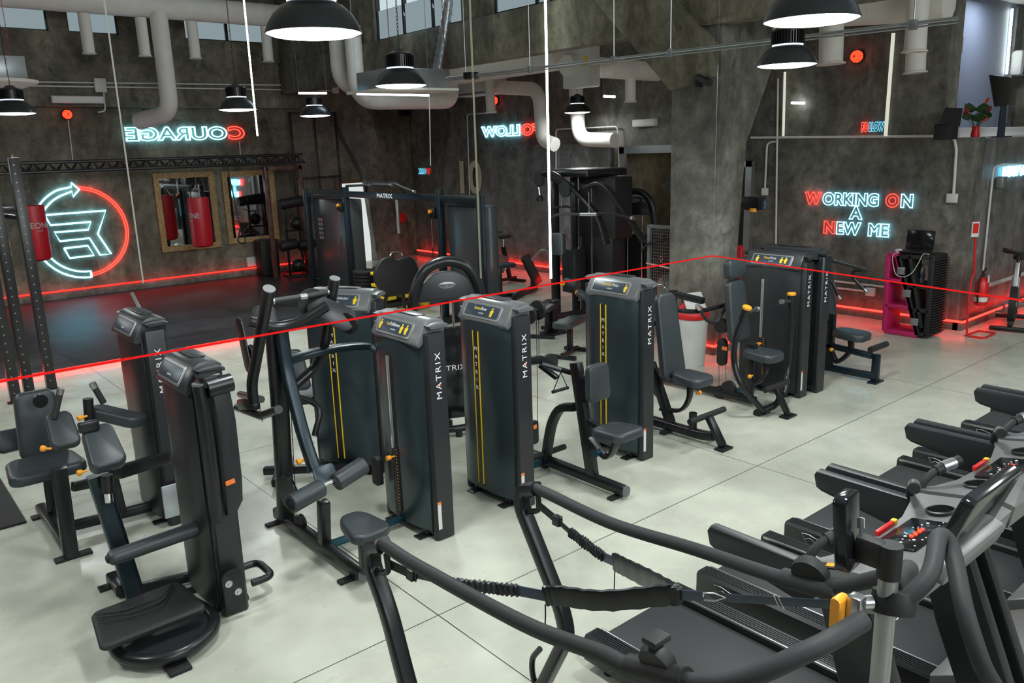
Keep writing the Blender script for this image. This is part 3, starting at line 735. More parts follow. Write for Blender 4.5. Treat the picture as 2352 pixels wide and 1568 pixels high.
b = B(); cyl(b, (X - .26, 4.30, .28), (X + .26, 4.30, .28), .028, 16); fb = obj('foot_bar', b, M_rub, t)
# press arms: one each side, with inward V grips
for s in (-1, 1):
    pa_ = ty(5.05, [(1522, 704), (1560, 713), (1600, 715), (1640, 707), (1678, 696)]) if s > 0 else ty(4.85, [(1485, 748), (1510, 741), (1532, 734)])
    b = B(); tube(b, smooth_path(pa_), .024, 14); arm = obj('press_arm', b, M_tube, t)
    pg_ = ty(5.0, [(1604, 706), (1624, 737), (1646, 742), (1668, 702)]) if s > 0 else ty(4.83, [(1526, 728), (1538, 745), (1550, 762)])
    b = B(); tube(b, bend_path(pg_, .05), .019 if s > 0 else .03, 12); obj('hand_grip', b, M_foam, arm)
    q0 = ty(4.98, [(1601, 701), (1607, 709)]) if s > 0 else ty(4.8, [(1520, 722), (1528, 731)])
    b = B(); cyl(b, q0[0], q0[1], .026, 14); obj('grip_end', b, M_alu, arm)
b = B(); beam(b, (5.3, 4.95, .06), (X - .04, 4.95, .06), .06, .06, .012); obj('connecting_tube', b, M_blue_tube, t)
b = B(); cyl(b, (X - .42, 5.05, .95), (X - .42, 5.0, .45), .003, 6); cyl(b, (X - .45, 5.0, .6), (X-.45, 5.0, .1), .004, 6); obj('cable', b, M_rub, t)
b = B(); plate(b, (X - .45, 4.95, .5), (1, .1, 0), (0, 0, 1), .08, .24, .04, .035); hb = obj('pulley_housing', b, M_rub, t)
b = B(); plate(b, (X - .45, 4.925, .52), (1, .1, 0), (0, 0, 1), .045, .03, .003, .002, 0); obj('warning_label', b, M_orangelabel, hb)

# ---------------------------------------------------------------- chest press machine
t = thing('chest_press_machine', 'black chest press machine with headrest and two arms topped by round orange caps', 'gym machine', (7.1, 4.8, 0))
tower_at(t, 7.80, 4.82, 0, h=1.57, W=.74, title=('Chest', 'Press'), icons=(-.17, .12, .17), strip_on=False, slot=True, dark=True, side_text=True)
X = 7.15
b = B(); beam(b, (X, 5.95, .07), (X, 4.6, .07), .08, .085, .025); obj('base_beam', b, M_tube, t)
b = B(); tube(b, bend_path([(X, 5.9, .1), (X, 5.72, .38), (X, 5.72, 1.12)], .05), .04, 14, sq=(.08, .09), up=(1, 0, 0)); beam(b, (X, 5.72, 1.08), (X, 5.3, 1.05), .07, .07, .01); obj('rear_upright', b, M_tube, t)
sc = aX(1752, 814, X)
b = B(); cushion(b, sc, (1, 0, 0), (0, 1, .05), .34, .38, .09, .11, .75); obj('seat', b, M_pad, t)
b = B(); beam(b, (X, sc.y+.15, .1), (X, sc.y+.12, .68), .07, .09, .01); obj('seat_post', b, M_tube, t)
b = B(); tube(b, smooth_path([sc + V((0, -.02, -.05)), sc + V((0, -.04, -.2)), sc + V((0, .06, -.32)), (X, sc.y+.15, .3)]), .02, 10, sq=(.035, .07), up=(1, 0, 0)); obj('seat_linkage', b, M_tube, t)
knob(t, sc + V((-.14, .02, -.2)), (-1, 0, 0))
b = B(); cushion(b, (X, sc.y + .33, 1.0), (1, 0, 0), (0, .12, .8), .34, .66, .08, .07, .8); obj('backrest', b, M_pad, t)
b = B(); cushion(b, (X, sc.y + .37, 1.44), (1, 0, 0), (0, .05, .8), .30, .20, .09, .05, 1.0); obj('headrest', b, M_pad, t)
for s, pts in ((-1, [(1707, 730), (1690, 775), (1686, 832), (1704, 885), (1753, 944)]), (1, [(1818, 700), (1818, 743), (1810, 844), (1802, 904)])):
    XA = X - .42 if s < 0 else X + .38
    P3 = tx(XA, pts[:-1]) + [aX(*pts[-1], X + s*.2)]
    b = B(); tube(b, smooth_path(P3), .03, 16); arm = obj('press_arm', b, M_tube, t)
    d0 = (P3[0] - P3[1]).normalized()
    b = B(); cyl(b, P3[0] - d0*.02, P3[0] + d0*.10, .04, 18); obj('arm_head', b, M_tube, arm)
    b = B(); lathe(b, [(0, .10), (.042, .10), (.046, .107), (.046, .122), (.04, .13), (0, .13)], P3[0], d0, 24); obj('orange_cap', b, M_orange, arm)
    b = B(); g0 = P3[0] + d0*.04; cyl(b, g0, g0 + V((-s*.04 if s > 0 else .19, -.12 if s > 0 else -.02, .03)), .02, 14) if s < 0 else cyl(b, g0, g0 + V((-.19, .0, .02)), .02, 14); obj('hand_grip', b, M_foam, arm)
    e = g0 + (V((.19, -.14, .03)) if s < 0 else V((-.19, 0, .02))); e = g0 + (V((.19, -.02, .03)) if s < 0 else V((-.19, 0, .02)))
    b = B(); cyl(b, e - (e-g0).normalized()*.02, e + (e-g0).normalized()*.01, .025, 14); obj('grip_end', b, M_alu, arm)
b = B(); tube(b, smooth_path([aX(1753, 944, X-.2), (X, 4.35, .1), (X + .3, 4.5, .1), aX(1802, 904, X+.3)]), .035, 14); lathe(b, [(0, -.09), (.045, -.09), (.045, .09), (0, .09)], aX(1750, 945, X - .15), (1, 0, 0), 20); obj('arm_pivot', b, M_tube, t)
ff = fl(1810, 957)
b = B(); beam(b, (ff.x, ff.y, .02), (ff.x - .02, ff.y + .15, .30), .07, .045, .008); box(b, (ff.x - .09, ff.y - .05, 0), (ff.x + .09, ff.y + .05, .02), .004); obj('front_leg', b, M_tube, t)
b = B(); cyl(b, (ff.x - .22, ff.y + .14, .30), (ff.x + .2, ff.y + .14, .30), .03, 16); obj('foot_bar', b, M_rub, t)
b = B(); plate(b, aX(1659, 808, X), (0, -1, 0), (0, 0, 1), .11, .30, .05, .05); hb = obj('pulley_housing', b, M_rub, t)
b = B(); plate(b, aX(1664, 800, X - .04), (0, -1, 0), (0, 0, 1), .06, .04, .006, .002, 0); obj('warning_label', b, M_orangelabel, hb)
b = B(); pulley(b, aX(1657, 748, X), (1, 0, 0), .08, .05); obj('pulley', b, M_rub, t)
b = B(); pulley(b, aX(1653, 900, X), (1, 0, 0), .07, .05); obj('pulley', b, M_rub, t)
b = B(); pulley(b, aX(1674, 892, X), (1, 0, 0), .085, .05); obj('pulley', b, M_rub, t)
b = B(); 
for x0 in (1650, 1666): cyl(b, aX(x0, 770, X), aX(x0 + 2, 890, X), .003, 6)
obj('cable', b, M_rub, t)
b = B(); beam(b, (X + .04, 4.95, .06), (7.7, 4.95, .06), .06, .06, .012); obj('connecting_tube', b, M_blue_tube, t)

# ---------------------------------------------------------------- machine behind it (pulldown arms, leg rest)
t = thing('seated_dip_machine', 'black machine right of the chest press with saddle seat and long low footrest frame', 'gym machine', (8.7, 4.8, 0))
tower_at(t, 8.08, 4.80, PI, h=1.60, W=.76, title=('', ''), icons=(), strip_on=False, dark=True, side_text=False)
b = text_bm('MATRIX', .062, (0, 0, 1), (-1, 0, 0), (8.10, 4.80 - .403, 1.18), .002, sx=1.25, space=1.3); obj('side_lettering', b, M_letter, t)
X = 8.85
sc = aX(1955, 768, X)
b = B(); cushion(b, sc, (1, 0, 0), (0, 1, .05), .34, .4, .09, .11, .75); obj('seat', b, M_pad, t)
b = B(); tube(b, smooth_path([sc + V((0, 0, -.05)), sc + V((0, 0, -.2)), sc + V((0, .15, -.35)), (X, sc.y+.25, .3)]), .02, 10, sq=(.05, .09), up=(1, 0, 0)); beam(b, (X, sc.y+.25, .1), (X, sc.y+.25, .72), .07, .09, .01); obj('seat_post', b, M_tube, t)
knob(t, sc + V((-.2, .1, -.15)), (-1, 0, 0))
b = B(); cushion(b, (X, sc.y + .35, 1.0), (1, 0, 0), (0, .12, .8), .34, .75, .08, .07, .85); obj('backrest', b, M_pad, t)
b = B(); beam(b, (X, 5.6, .07), (X, 4.15, .07), .08, .08, .02); beam(b, (X, 5.0, .36), (X, 4.2, .30), .07, .07, .02); beam(b, (X, 4.16, .0), (X, 4.16, .33), .07, .08, .012); box(b, (X-.1, 4.1, 0), (X+.1, 4.2, .02)); obj('base_frame', b, M_frame, t)
b = B(); cyl(b, (X - .12, 4.18, .40), (X + .26, 4.18, .40), .035, 16); obj('foot_bar', b, M_rub, t)
b = B(); cyl(b, aX(1910, 597, 8.6), aX(1992, 620, 8.95), .024, 14); tube(b, smooth_path([aX(1985, 620, 8.95), aX(1962, 622, 8.95), aX(1962, 640, 8.95), aX(1985, 665, 9.0)]), .02, 12); tube(b, smooth_path([aX(1905, 640, 8.6), aX(1915, 655, 8.6), aX(1925, 678, 8.62)]), .02, 12); obj('press_arm', b, M_tube, t)
b = B(); q = aX(1986, 664, 9.0); cyl(b, q, q + V((0, -.03, -.03)), .024, 12); q = aX(1925, 680, 8.62); cyl(b, q, q + V((0, -.03, -.03)), .024, 12); obj('grip_end', b, M_alu, t)
# ---------------------------------------------------------------- inner/outer thigh machine at the left edge
t = thing('hip_abductor_machine', 'black seated thigh machine at the left edge, knee pads facing its wide seat', 'gym machine', (.9, 6.4, 0))
tower_at(t, 1.70, 6.42, 0, h=1.62, title=('', ''), icons=(), strip_on=False, dark=True)
b = B(); beam(b, (.92, 7.02, .07), (.92, 6.08, .07), .08, .085, .02); obj('base_beam', b, M_tube, t)
b = B(); box(b, (.82, 6.03, 0), (1.06, 6.11, .02), .004); obj('foot', b, M_rub, t)
b = B(); box(b, (.84, 6.95, 0), (1.0, 7.03, .02), .004); obj('foot', b, M_rub, t)
Y = 6.06
tp = aY(135, 1075, Y); bt = aY(163, 1275, Y)
b = B(); tube(b, [bt, tp], .05, 16, sq=(.10, .075)); obj('front_post', b, M_tube, t)
b = B(); tube(b, bend_path([aY(112, 1050, 6.75), aY(113, 1110, 6.75), aY(125, 1190, 6.75)], .05), .04, 14); obj('rear_post', b, M_tube, t)
b = B(); beam(b, (1.0, 6.42, .09), (1.62, 6.36, .09), .06, .08, .02); obj('cross_beam', b, M_tube, t)
b = B(); beam(b, aY(165, 1118, 6.15), aY(228, 1105, 6.2), .05, .07, .012); obj('cross_beam', b, M_tube, t)
b = B(); beam(b, aY(270, 1085, 5.6), aY(385, 1050, 5.9), .06, .09, .012); obj('side_beam', b, M_tube, t)
b = B(); beam(b, (1.36, 6.36, .1), (1.33, 6.36, .5), .06, .06, .012); obj('short_post', b, M_tube, t)
sc = fl(102, 1072, .55)
b = B(); cushion(b, sc, (1, 0, 0), (0, 1, 0), .52, .44, .09, .09, .85); obj('seat', b, M_pad, t)
b = B(); cushion(b, fl(92, 975, .80) + V((0, .02, 0)), (1, 0, 0), (0, .12, 1), .34, .52, .09, .07, .8); obj('backrest', b, M_pad, t)
b = B(); cyl(b, fl(92, 920, 1.04), fl(92, 920, 1.04) + V((0, -.02, 0)), .05, 24); obj('backrest_boss', b, M_tube, t)
b = B(); cushion(b, fl(22, 1012, .6), (1, 0, 0), (0, .4, 1), .18, .18, .1, .04); obj('side_roller', b, M_pad, t)
a = fl(143, 988, .92); b = B(); cushion(b, a, (1, -.05, 0), (0, .45, .55), .19, .27, .075, .05, .85); obj('knee_pad', b, M_pad, t)
a = fl(268, 955, .92); b = B(); cushion(b, a, (.8, .6, -.1), (-.75, .55, .3), .17, .36, .08, .05, .95); obj('knee_pad', b, M_pad, t)
b = B(); cyl(b, aY(206, 975, 6.2), aY(202, 915, 6.2), .034, 18); obj('pivot_post', b, M_tube, t)
for pq in (((238, 925), (213, 882)), ((125, 960), (139, 896))):
    b = B(); p, q = aY(*pq[0], 6.15), aY(*pq[1], 6.15); cyl(b, p, q, .022, 14); h = obj('handle', b, M_foam, t)
    b = B(); cyl(b, q - (q-p).normalized()*.03, q + (q-p).normalized()*.01, .024, 14); obj('handle_tip', b, M_alu, h)
knob(t, aY(200, 955, 6.15), (-1, -.2, 0)); knob(t, aY(118, 1030, 5.9), (-1, 0, .3)); knob(t, aY(200, 1080, 5.75), (-1, -.2, 0))
b = B(); plate(b, (1.66, 6.04, .22), (1, 0, 0), (0, 0, 1), .17, .26, .01, .01); obj('clear_film', b, M_galv, t)
b = B(); beam(b, aY(360, 790, 6.6), aY(302, 672, 6.9), .03, .012, .003); obj('tilted_bar', b, M_alu, t)

# ---------------------------------------------------------------- standing glute machine
t = thing('standing_glute_machine', 'black standing leg machine with long foam roller and rounded step plate at its foot', 'gym machine', (1.2, 4.8, 0))
tower_at(t, 1.53, 4.84, 0, h=1.60, W=.56, title=('', ''), icons=(), strip_on=False, dark=True, side_text=False)
b = B(); tube(b, bend_path([(1.05, 5.45, .06), (1.05, 5.22, .06)], .03), .04, 14, sq=(.09, .08)); box(b, (.95, 5.40, 0), (1.12, 5.47, .02), .004); beam(b, (1.1, 5.2, .05), (1.5, 5.1, .05), .06, .06, .012); obj('base_beam', b, M_tube, t)
Y = 5.2
p0, p1 = aY(312, 1372, Y), aY(222, 1090, Y)
b = B(); tube(b, [p0, p1], .05, 16, sq=(.115, .08)); obj('main_post', b, M_frame, t)
c = aY(236, 1028, Y - .05); c2 = aY(245, 1065, Y - .05)
b = B(); cushion(b, c, (1, .05, 0), (0, .55, .5), .21, .30, .09, .05, .82); obj('chest_pad', b, M_pad, t)
b = B(); cyl(b, aY(245, 1090, Y-.1), aY(248, 1130, Y-.1), .035, 18); s_ = obj('gas_strut', b, M_tube, t)
b = B(); cyl(b, aY(248, 1130, Y-.1), aY(251, 1152, Y-.1), .024, 18); obj('strut_rod', b, M_chrome, s_)
b = B(); box(b, aY(192, 982, Y) - V((.03, .02, .03)), aY(215, 975, Y) + V((.03, .02, .03)), .01); obj('support_block', b, M_tube, t)
r0, r1 = aY(250, 1283, 4.72), aY(482, 1203, 4.72)
b = B(); d = (r1 - r0).normalized(); L = (r1 - r0).length
lathe(b, [(0, -.005), (.034, 0), (.044, .012), (.046, .03), (.046, L-.05), (.04, L-.03), (0, L-.03)], r0, d, 28); rl = obj('foam_roller', b, M_pad, t)
b = B(); lathe(b, [(0, -.02), (.02, -.015), (.03, 0), (0, 0)], r0, d, 20); obj('roller_cap', b, M_rub, rl)
b = B(); plate(b, r1 + V((-.03, .02, .0)), (0, 1, 0), (0, 0, 1), .13, .14, .03, .06); cyl(b, r1 - d*.08, r1 + d*.1, .03, 16); obj('roller_hub', b, M_tube, t)
b = B(); tube(b, smooth_path([aY(456, 885, 4.44), aY(470, 960, 4.42), aY(487, 1080, 4.42), aY(500, 1195, 4.46)]), .036, 16); obj('swing_arm', b, M_tube, t)
b = B(); cyl(b, aY(457, 884, 4.44), aY(456, 879, 4.44), .038, 20); obj('arm_cap', b, M_cap, t)
b = B(); cyl(b, aY(475, 893, 4.42), aY(531, 877, 4.42), .052, 24); plate(b, aY(478, 872, 4.46), (1, 0, 0), (0, 1, 0), .12, .12, .06, .03); obj('pivot_tube', b, M_tube, t)
pts = [aY(x, y, 4.50) for x, y in ((478, 895), (520, 890), (534, 960), (548, 1090), (550, 1140), (538, 1165), (512, 1178), (505, 1100), (494, 1000))]
b = B(); prism(b, pts, (0, -.07, 0), .02); cv = obj('arm_cover', b, M_side, t)
b = B(); plate(b, aY(529, 1107, 4.425), (1, 0, .12), (-.12, 0, 1), .055, .028, .003, .003, 0); obj('warning_label', b, M_orangelabel, cv)
b = B(); plate(b, (1.50, 4.49, .20), (1, 0, 0), (0, 0, 1), .13, .26, .02, .05); mp = obj('mounting_plate', b, M_tube, t)
for z, x in ((.25, 1.47), (.18, 1.52)):
    b = B(); lathe(b, [(0, 0), (.022, 0), (.022, .006), (.009, .008), (.009, .02), (0, .02)], (x, 4.48, z), (0, -1, 0), 20); obj('bolt', b, M_alu, t)
b = B(); tube(b, bend_path([(1.66, 4.62, .12), (1.80, 4.62, .12), (1.80, 4.86, .12), (1.66, 4.86, .12)], .08), .024, 12); obj('side_loop', b, M_tube, t)
b = B()
ring = [(1.33, 4.72), (1.36, 4.52), (1.30, 4.36), (1.12, 4.26), (.95, 4.30), (.84, 4.46), (.84, 4.7)]
tube(b, smooth_path([(x, y, .07) for x, y in ring]), .038, 14); obj('base_ring', b, M_tube, t)
b = B(); prism(b, [(x, y, .055) for x, y in smooth_path([(x, y, 0) for x, y in ring], 4) for _ in (0,)] if False else [V((p.x, p.y, .06)) for p in smooth_path([(x, y, 0) for x, y in ring], 4)], (0, 0, .03)); obj('base_deck', b, M_side, t)
b = B(); box(b, (1.0, 4.17, .0), (1.12, 4.27, .025), .005); obj('foot', b, M_rub, t)
b = B(); fc = V((1.02, 4.58, .20)); cushion(b, fc, (1, 0, .02), (0, 1, .10), .58, .36, .045, .05, .86); fp = obj('step_plate', b, M_rub, t)
b = B()
for k in (0, 1, 2):
    o_ = .05 + .045*k; z = fc.z + .026
    tube(b, bend_path([fc + V((-.24, .17-o_, .043-.0)), fc + V((-.10+.02*k, .12-o_*1.2, .03)), fc + V((.12-.02*k, .12-o_*1.2, .03)), fc + V((.2, .17-o_*.4, .045))], .05), .004, 6)
obj('grip_ribs', b, M_rub, fp)

# ---------------------------------------------------------------- hip adductor tower behind
t = thing('hip_adductor_machine', 'grey-fronted abductor machine turned at an angle behind the tall swing arms', 'gym machine', (3.2, 6.1, 0))
tower_at(t, 3.28, 6.16, math.radians(30), h=1.62, W=.66, title=('Seated', 'Abductor'), icons=(.18,), strip_on=True)
for (x, y, z, w_, h_) in ((612, 745, 1.25, .24, .34), (672, 850, .95, .26, .36)):
    b = B(); cushion(b, fl(x, y, z) , (.85, -.4, 0), (0, .25, 1), w_, h_, .08, .06, .85); obj('backrest', b, M_pad, t)
b = B(); cushion(b, fl(690, 905, .6), (.85, -.4, 0), (.3, .8, .1), .3, .35, .08, .08, .85); obj('seat', b, M_pad, t)
b = B(); beam(b, (2.55, 6.5, .06), (3.2, 6.0, .06), .07, .07, .015); beam(b, (2.5, 6.15, .06), (2.95, 6.9, .06), .07, .07, .015); beam(b, (2.72, 6.36, .08), (2.72, 6.4, .9), .07, .07, .012); tube(b, smooth_path([(2.7, 6.2, .8), (2.85, 5.95, .7), (2.75, 5.85, .5)]), .025, 12); obj('base_frame', b, M_tube, t)

# ---------------------------------------------------------------- arch-topped machine in the middle
t = thing('arch_machine', 'black machine with a rounded arch top and oval badge, behind the middle towers', 'gym machine', (4.45, 6.3, 0))
rzA = math.radians(-48) + PI/2 * 0
e = V((.93, -.37, 0)).normalized(); nf = V((-.37, -.93, 0)).normalized(); c0 = V((4.46, 6.30, 0))
def AP(u, z, d=0): return c0 + e*u + V((0, 0, z)) + nf*d
b = B(); arch = [(-.34, .08), (-.36, .9), (-.35, 1.25), (-.30, 1.47), (-.19, 1.64), (0, 1.70), (.19, 1.64), (.30, 1.47), (.35, 1.25), (.36, .9), (.34, .08)]
tube(b, smooth_path([AP(*p) for p in arch], 8), .05, 16); obj('arch_tube', b, M_tube, t)
b = B(); inner = smooth_path([AP(*p) for p in [(-.29, 1.32), (-.24, 1.48), (-.12, 1.58), (0, 1.60), (.12, 1.58), (.24, 1.48), (.29, 1.32)]], 4)
prism(b, inner, -nf*.08, .01); obj('top_panel', b, M_side, t)
b = B(); bd = [AP(.085*math.cos(a), 1.47 + .032*math.sin(a), .006) for a in [2*PI*k/28 for k in range(28)]]; prism(b, bd, -nf*.008, .001); bg = obj('oval_badge', b, M_silver, t)
b = text_bm('MATRIX', .032, e, (0, 0, 1), AP(0, 1.459, .008), .001, sx=1.3); obj('lettering', b, M_side, bg)
b = B(); prism(b, [AP(-.27, .12), AP(-.27, 1.05), AP(.27, 1.05), AP(.27, .12)], -nf*.06, .01); obj('lower_panel', b, M_screen, t)
b = text_bm('MATRIX', .075, e, (0, 0, 1), AP(-.02, .62, .004), .002, sx=1.3); obj('lettering', b, M_letter, t)
b = B(); cyl(b, AP(-.06, 1.3, -.04), AP(-.06, .2, -.04), .012, 10); cyl(b, AP(.06, 1.3, -.04), AP(.06, .2, -.04), .012, 10); obj('guide_rod', b, M_chrome, t)
b = B(); tube(b, smooth_path([AP(-.38, .10, -.1), AP(-.2, .09, .16), AP(.0, .09, .22), AP(.2, .09, .16), AP(.38, .10, -.1)]), .035, 14); cyl(b, AP(0, 0, .2), AP(0, .09, .2), .035, 16); obj('base_tube', b, M_tube, t)
b = B(); cushion(b, AP(-.62, .92, -.2), e, V((-.1, .2, 1)), .24, .5, .10, .07, .9); obj('backrest', b, M_pad, t)
b = B(); cushion(b, AP(-.75, .60, -.0), e, nf, .26, .36, .09, .08, .9); obj('seat', b, M_pad, t)
b = B(); beam(b, AP(-.75, .03, 0), AP(-.75, .58, 0), .07, .07, .01); beam(b, AP(-.8, .05, .1), AP(0, .05, -.1), .07, .07, .01); obj('seat_post', b, M_tube, t)

# ---------------------------------------------------------------- treadmills
def make_treadmill():
    t = thing('treadmill', 'treadmill', 'treadmill', (0, 0, 0), 0, 'row of treadmills', local=True)
    b = B()
    prism(b, [V((.27, y, z)) for y, z in ((1.0, .05), (1.0, .14), (-.35, .14), (-.35, .05))], (-.54, 0, 0)); obj('deck', b, M_treaddark, t)
    b = B(); box(b, (-.265, -.4, .135), (.265, .985, .165), .006); lathe(b, [(0, -.26), (.045, -.26), (.045, .26), (0, .26)], (0, .98, .115), (1, 0, 0), 20); bl = obj('running_belt', b, M_belt, t)
    b = text_bm('VISION', .075, (-1, 0, 0), (0, -1, 0), (.0, .05, .1665), .0008, sx=1.25, italic=.25); bm_join(b, text_bm('FITNESS', .028, (-1, 0, 0), (0, -1, 0), (-.05, .09, .1665), .0008, sx=1.2)); obj('belt_lettering', b, M_letter, bl)
    for s in (-1, 1):
        b = B()
        pr = [(.28, .165), (.285, .195), (.30, .205), (.385, .205), (.40, .19), (.40, .06), (.37, .05), (.28, .05)]
        prism(b, [V((s*x, 1.02, z)) for x, z in pr], (0, -1.5, 0), .004); sr = obj('side_rail', b, M_treaddark, t)
        b = B()
        for k in range(5): box(b, (s*(.305+.016*k) - .003, -.4, .204), (s*(.305+.016*k) + .003, 1.0, .2085))
        obj('rail_ribs', b, M_side, sr)
        b = B(); beam(b, (s*.284, 1.0, .196), (s*.284, -.45, .196), .012, .016, .004); obj('rail_trim', b, M_alu, sr)
        # emblem outline on the outer face
        b = B(); q = lambda u, v: V((s*.4012, .84 - u, .13 + v))
        tube(b, [q(-.05, .04), q(.0, .045), q(.07, .03), q(.05, .0), q(.01, -.05), q(-.05, .04)], .0022, 5); tube(b, smooth_path([q(-.03, -.0), q(.01, .02), q(.05, .0)]), .002, 5); obj('emblem', b, M_alu, sr)
    b = B()
    hp = [(-.35, .06), (-.35, .22), (-.48, .29), (-.75, .31), (-1.0, .25), (-1.08, .12), (-1.08, .06)]
    prism(b, [V((.41, y, z)) for y, z in hp], (-.82, 0, 0), .015); obj('motor_hood', b, M_tread, t)
    b = B()
    for x in (-.33, .33):
        for y in (.9, -.95): cyl(b, (x, y, 0), (x, y, .065), .03, 12)
    obj('foot', b, M_rub, t)
    for s in (-1, 1):
        x0, x1 = s*.37, s*.44
        b = B(); prism(b, [V((x0, y, z)) for y, z in ((-.28, 1.06), (-.50, 1.04), (-.86, .15), (-.62, .15), (-.42, .62))], (x1 - x0, 0, 0), .012); obj('mast', b, M_treaddark, t)
        # handrail: deep tapering arm
        b = B(); pr = [(.20, 1.145), (.215, 1.12), (.20, 1.06), (.17, 1.045), (-.25, .97), (-.30, 1.04), (-.30, 1.145)]
        xa, xb = s*.40, s*.46
        prism(b, [V((xa, y, z)) for y, z in pr], (xb - xa, 0, 0), .014); hr = obj('handrail', b, M_side, t)
        b = B(); g = [(s*.43, -.24, 1.15), (s*.41, -.25, 1.19), (s*.36, -.28, 1.235), (s*.30, -.31, 1.25)]
        tube(b, smooth_path(g), .018, 12); tube(b, [(s*.37, -.275, 1.23), (s*.25, -.33, 1.265)], .024, 14); gb = obj('pulse_grip', b, M_rub, t)
        b = B(); tube(b, [(s*.34, -.29, 1.245), (s*.28, -.318, 1.258)], .0255, 14); obj('sensor_plate', b, M_alu, gb)
    # console body: wide dished cross piece
    b = B()
    xs_ = [-.46, -.43, -.36, -.2, 0, .2, .36, .43, .46]
    rows = []
    for x in xs_:
        u = abs(x) / .46
        top = [(-.22 - .10*(1-u**3), 1.155 + 0*u), (-.30 - .06*(1-u**3), 1.165), (-.58, 1.215), (-.64, 1.20), (-.62, 1.10), (-.45, 1.03), (-.26 - .08*(1-u**3), 1.10)]
        rows.append([b.verts.new((x, y, z - .012*(1-u))) for y, z in top])
    for r0, r1 in zip(rows, rows[1:]):
        for k in range(7): b.faces.new((r0[k], r0[(k+1) % 7], r1[(k+1) % 7], r1[k]))
    b.faces.new(rows[0][::-1]); b.faces.new(rows[-1]); bmesh.ops.recalc_face_normals(b, faces=b.faces[:])
    obj('console_body', b, M_tread, t)
    nn = V((0, .19, 1)).normalized(); uy = V((0, 1, -.19)).normalized()
    def S(x, y): return V((x, y, 1.165 + (-.36 - y)*.227 - .004))
    b = B(); plate(b, S(0, -.445) + nn*.003, (1, 0, 0), uy, .33, .16, .01, .008, .002); kp = obj('key_panel', b, M_screen, t)
    b = B(); bm2 = B(); random.seed(3)
    for k in range(26):
        x = random.uniform(-.15, .15); y = -.445 + random.uniform(-.065, .065); r = random.choice((.003, .004, .0065))
        if abs(x - .02) < .05 and abs(y + .46) < .02: continue
        cyl(b, S(x, y) + nn*.008, S(x, y) + nn*.0095, r, 8)
    obj('key_marks', b, M_letter, kp)
    for k in range(9):
        x = .0 + .012*k - .04; y = -.455 + .006*math.sin(k*2)
        box(bm2, S(x, y) + nn*.009 - V((.004, .007, 0)), S(x, y) + nn*.0095 + V((.004, .007, .001)))
    obj('red_digits', bm2, M_ledred, kp)
    for s in (-1, 1):
        c = S(s*.29, -.43)
        b = B(); lathe(b, [(.056, .0), (.058, .014), (.05, .017), (.048, .0), (0, .0)], c, nn, 28); obj('cup_holder', b, M_treaddark, t)
        b = B(); cyl(b, c + nn*.008, c + nn*.012, .047, 24); obj('cup_shade_disc', b, M_deep, t)  # flat black disc paints the shade inside the cup holder
    b = B(); box(b, (-.08, -.345, 1.16), (.08, -.325, 1.185), .006); st = obj('stop_bar', b, M_redp, t)
    b = B(); box(b, (.055, -.346, 1.16), (.085, -.323, 1.187), .006); obj('stop_end', b, M_yellow, st)
    # upright display
    b = B(); uz = V((0, -.35, 1)).normalized(); dn = V((0, 1, .35)).normalized()
    plate(b, V((0, -.66, 1.34)), (1, 0, 0), uz, .46, .32, .05, .03, .01); obj('display', b, M_screen, t)
    b = B(); plate(b, V((0, -.64, 1.20)), (1, 0, 0), uz, .52, .10, .08, .03, .01); obj('display_base', b, M_tread, t)
    return t
mill = make_treadmill()
MX = [3.10, 4.065, 5.03, 5.99, 6.95, 7.91]
ML = ['treadmill nearest the camera, its lit red digits showing beside the upright tablet', 'second treadmill from the camera, with red-and-yellow stop bar in view', 'third treadmill from the camera, console cut by the right edge', 'fourth treadmill from the camera, deck and rails behind the third', 'fifth treadmill from the camera, only its rear rails in view', 'sixth treadmill, furthest at the right edge of the picture']
for k, x in enumerate(MX):
    o = mill if k == 0 else dup(mill)
    o.location = (x, 1.70, 0); o['label'] = ML[k]

# ---------------------------------------------------------------- curved-rail running sled in the foreground
t = thing('sled_treadmill', 'matte black self-powered treadmill with long curved handrails nearest the camera', 'treadmill', (1.98, 1.8, 0))
XL, XR = 1.55, 2.40
for X, side in ((XL, -1), (XR, 1)):
    if side < 0: rail = [aX(868, 1262, X), aX(880, 1250, X), aX(960, 1300, X), aX(1200, 1430, X), aX(1380, 1500, X), V((X, 1.35, 1.27)), V((X + .02, 1.08, 1.36)), V((X + .17, .92, 1.47)), V((X + .36, .88, 1.49))]
    else: rail = [aX(1215, 1132, X), aX(1232, 1122, X), aX(1400, 1200, X), aX(1600, 1262, X), aX(1800, 1328, X), V((X, 1.22, 1.25)), V((X - .02, 1.05, 1.36)), V((X - .14, .92, 1.49)), V((X - .34, .88, 1.53))]
    b = B(); tube(b, smooth_path(rail, 8), .027, 18); hr = obj('handrail', b, M_foam, t)
    # rear elbow and leg
    e0 = rail[1]; 
    if side < 0: leg = [e0, V((X, 2.845, 1.09)), V((X, 2.855, 1.0)), aX(892, 1400, X), aX(935, 1568, X), V((X, 2.52, .3)), V((X, 2.62, .05))]
    else: leg = [e0, V((X, 2.83, 1.10)), V((X, 2.845, 1.0)), aX(1290, 1395, X), aX(1304, 1460, X), aX(1250, 1568, X), V((X, 2.75, .02))]
    b = B(); tube(b, bend_path(leg, .16), .033, 18, sq=(.062, .075), up=(1, 0, 0)); obj('rear_leg', b, M_tube, t)
    b = B(); k0 = V((X, 2.78, 1.12)); tube(b, bend_path([V((X, 2.72, 1.10)), V((X, 2.71, 1.02)), V((X, 2.80, .985)), V((X, 2.85, .99))], .03), .014, 10); obj('strap_loop', b, M_tube, t)
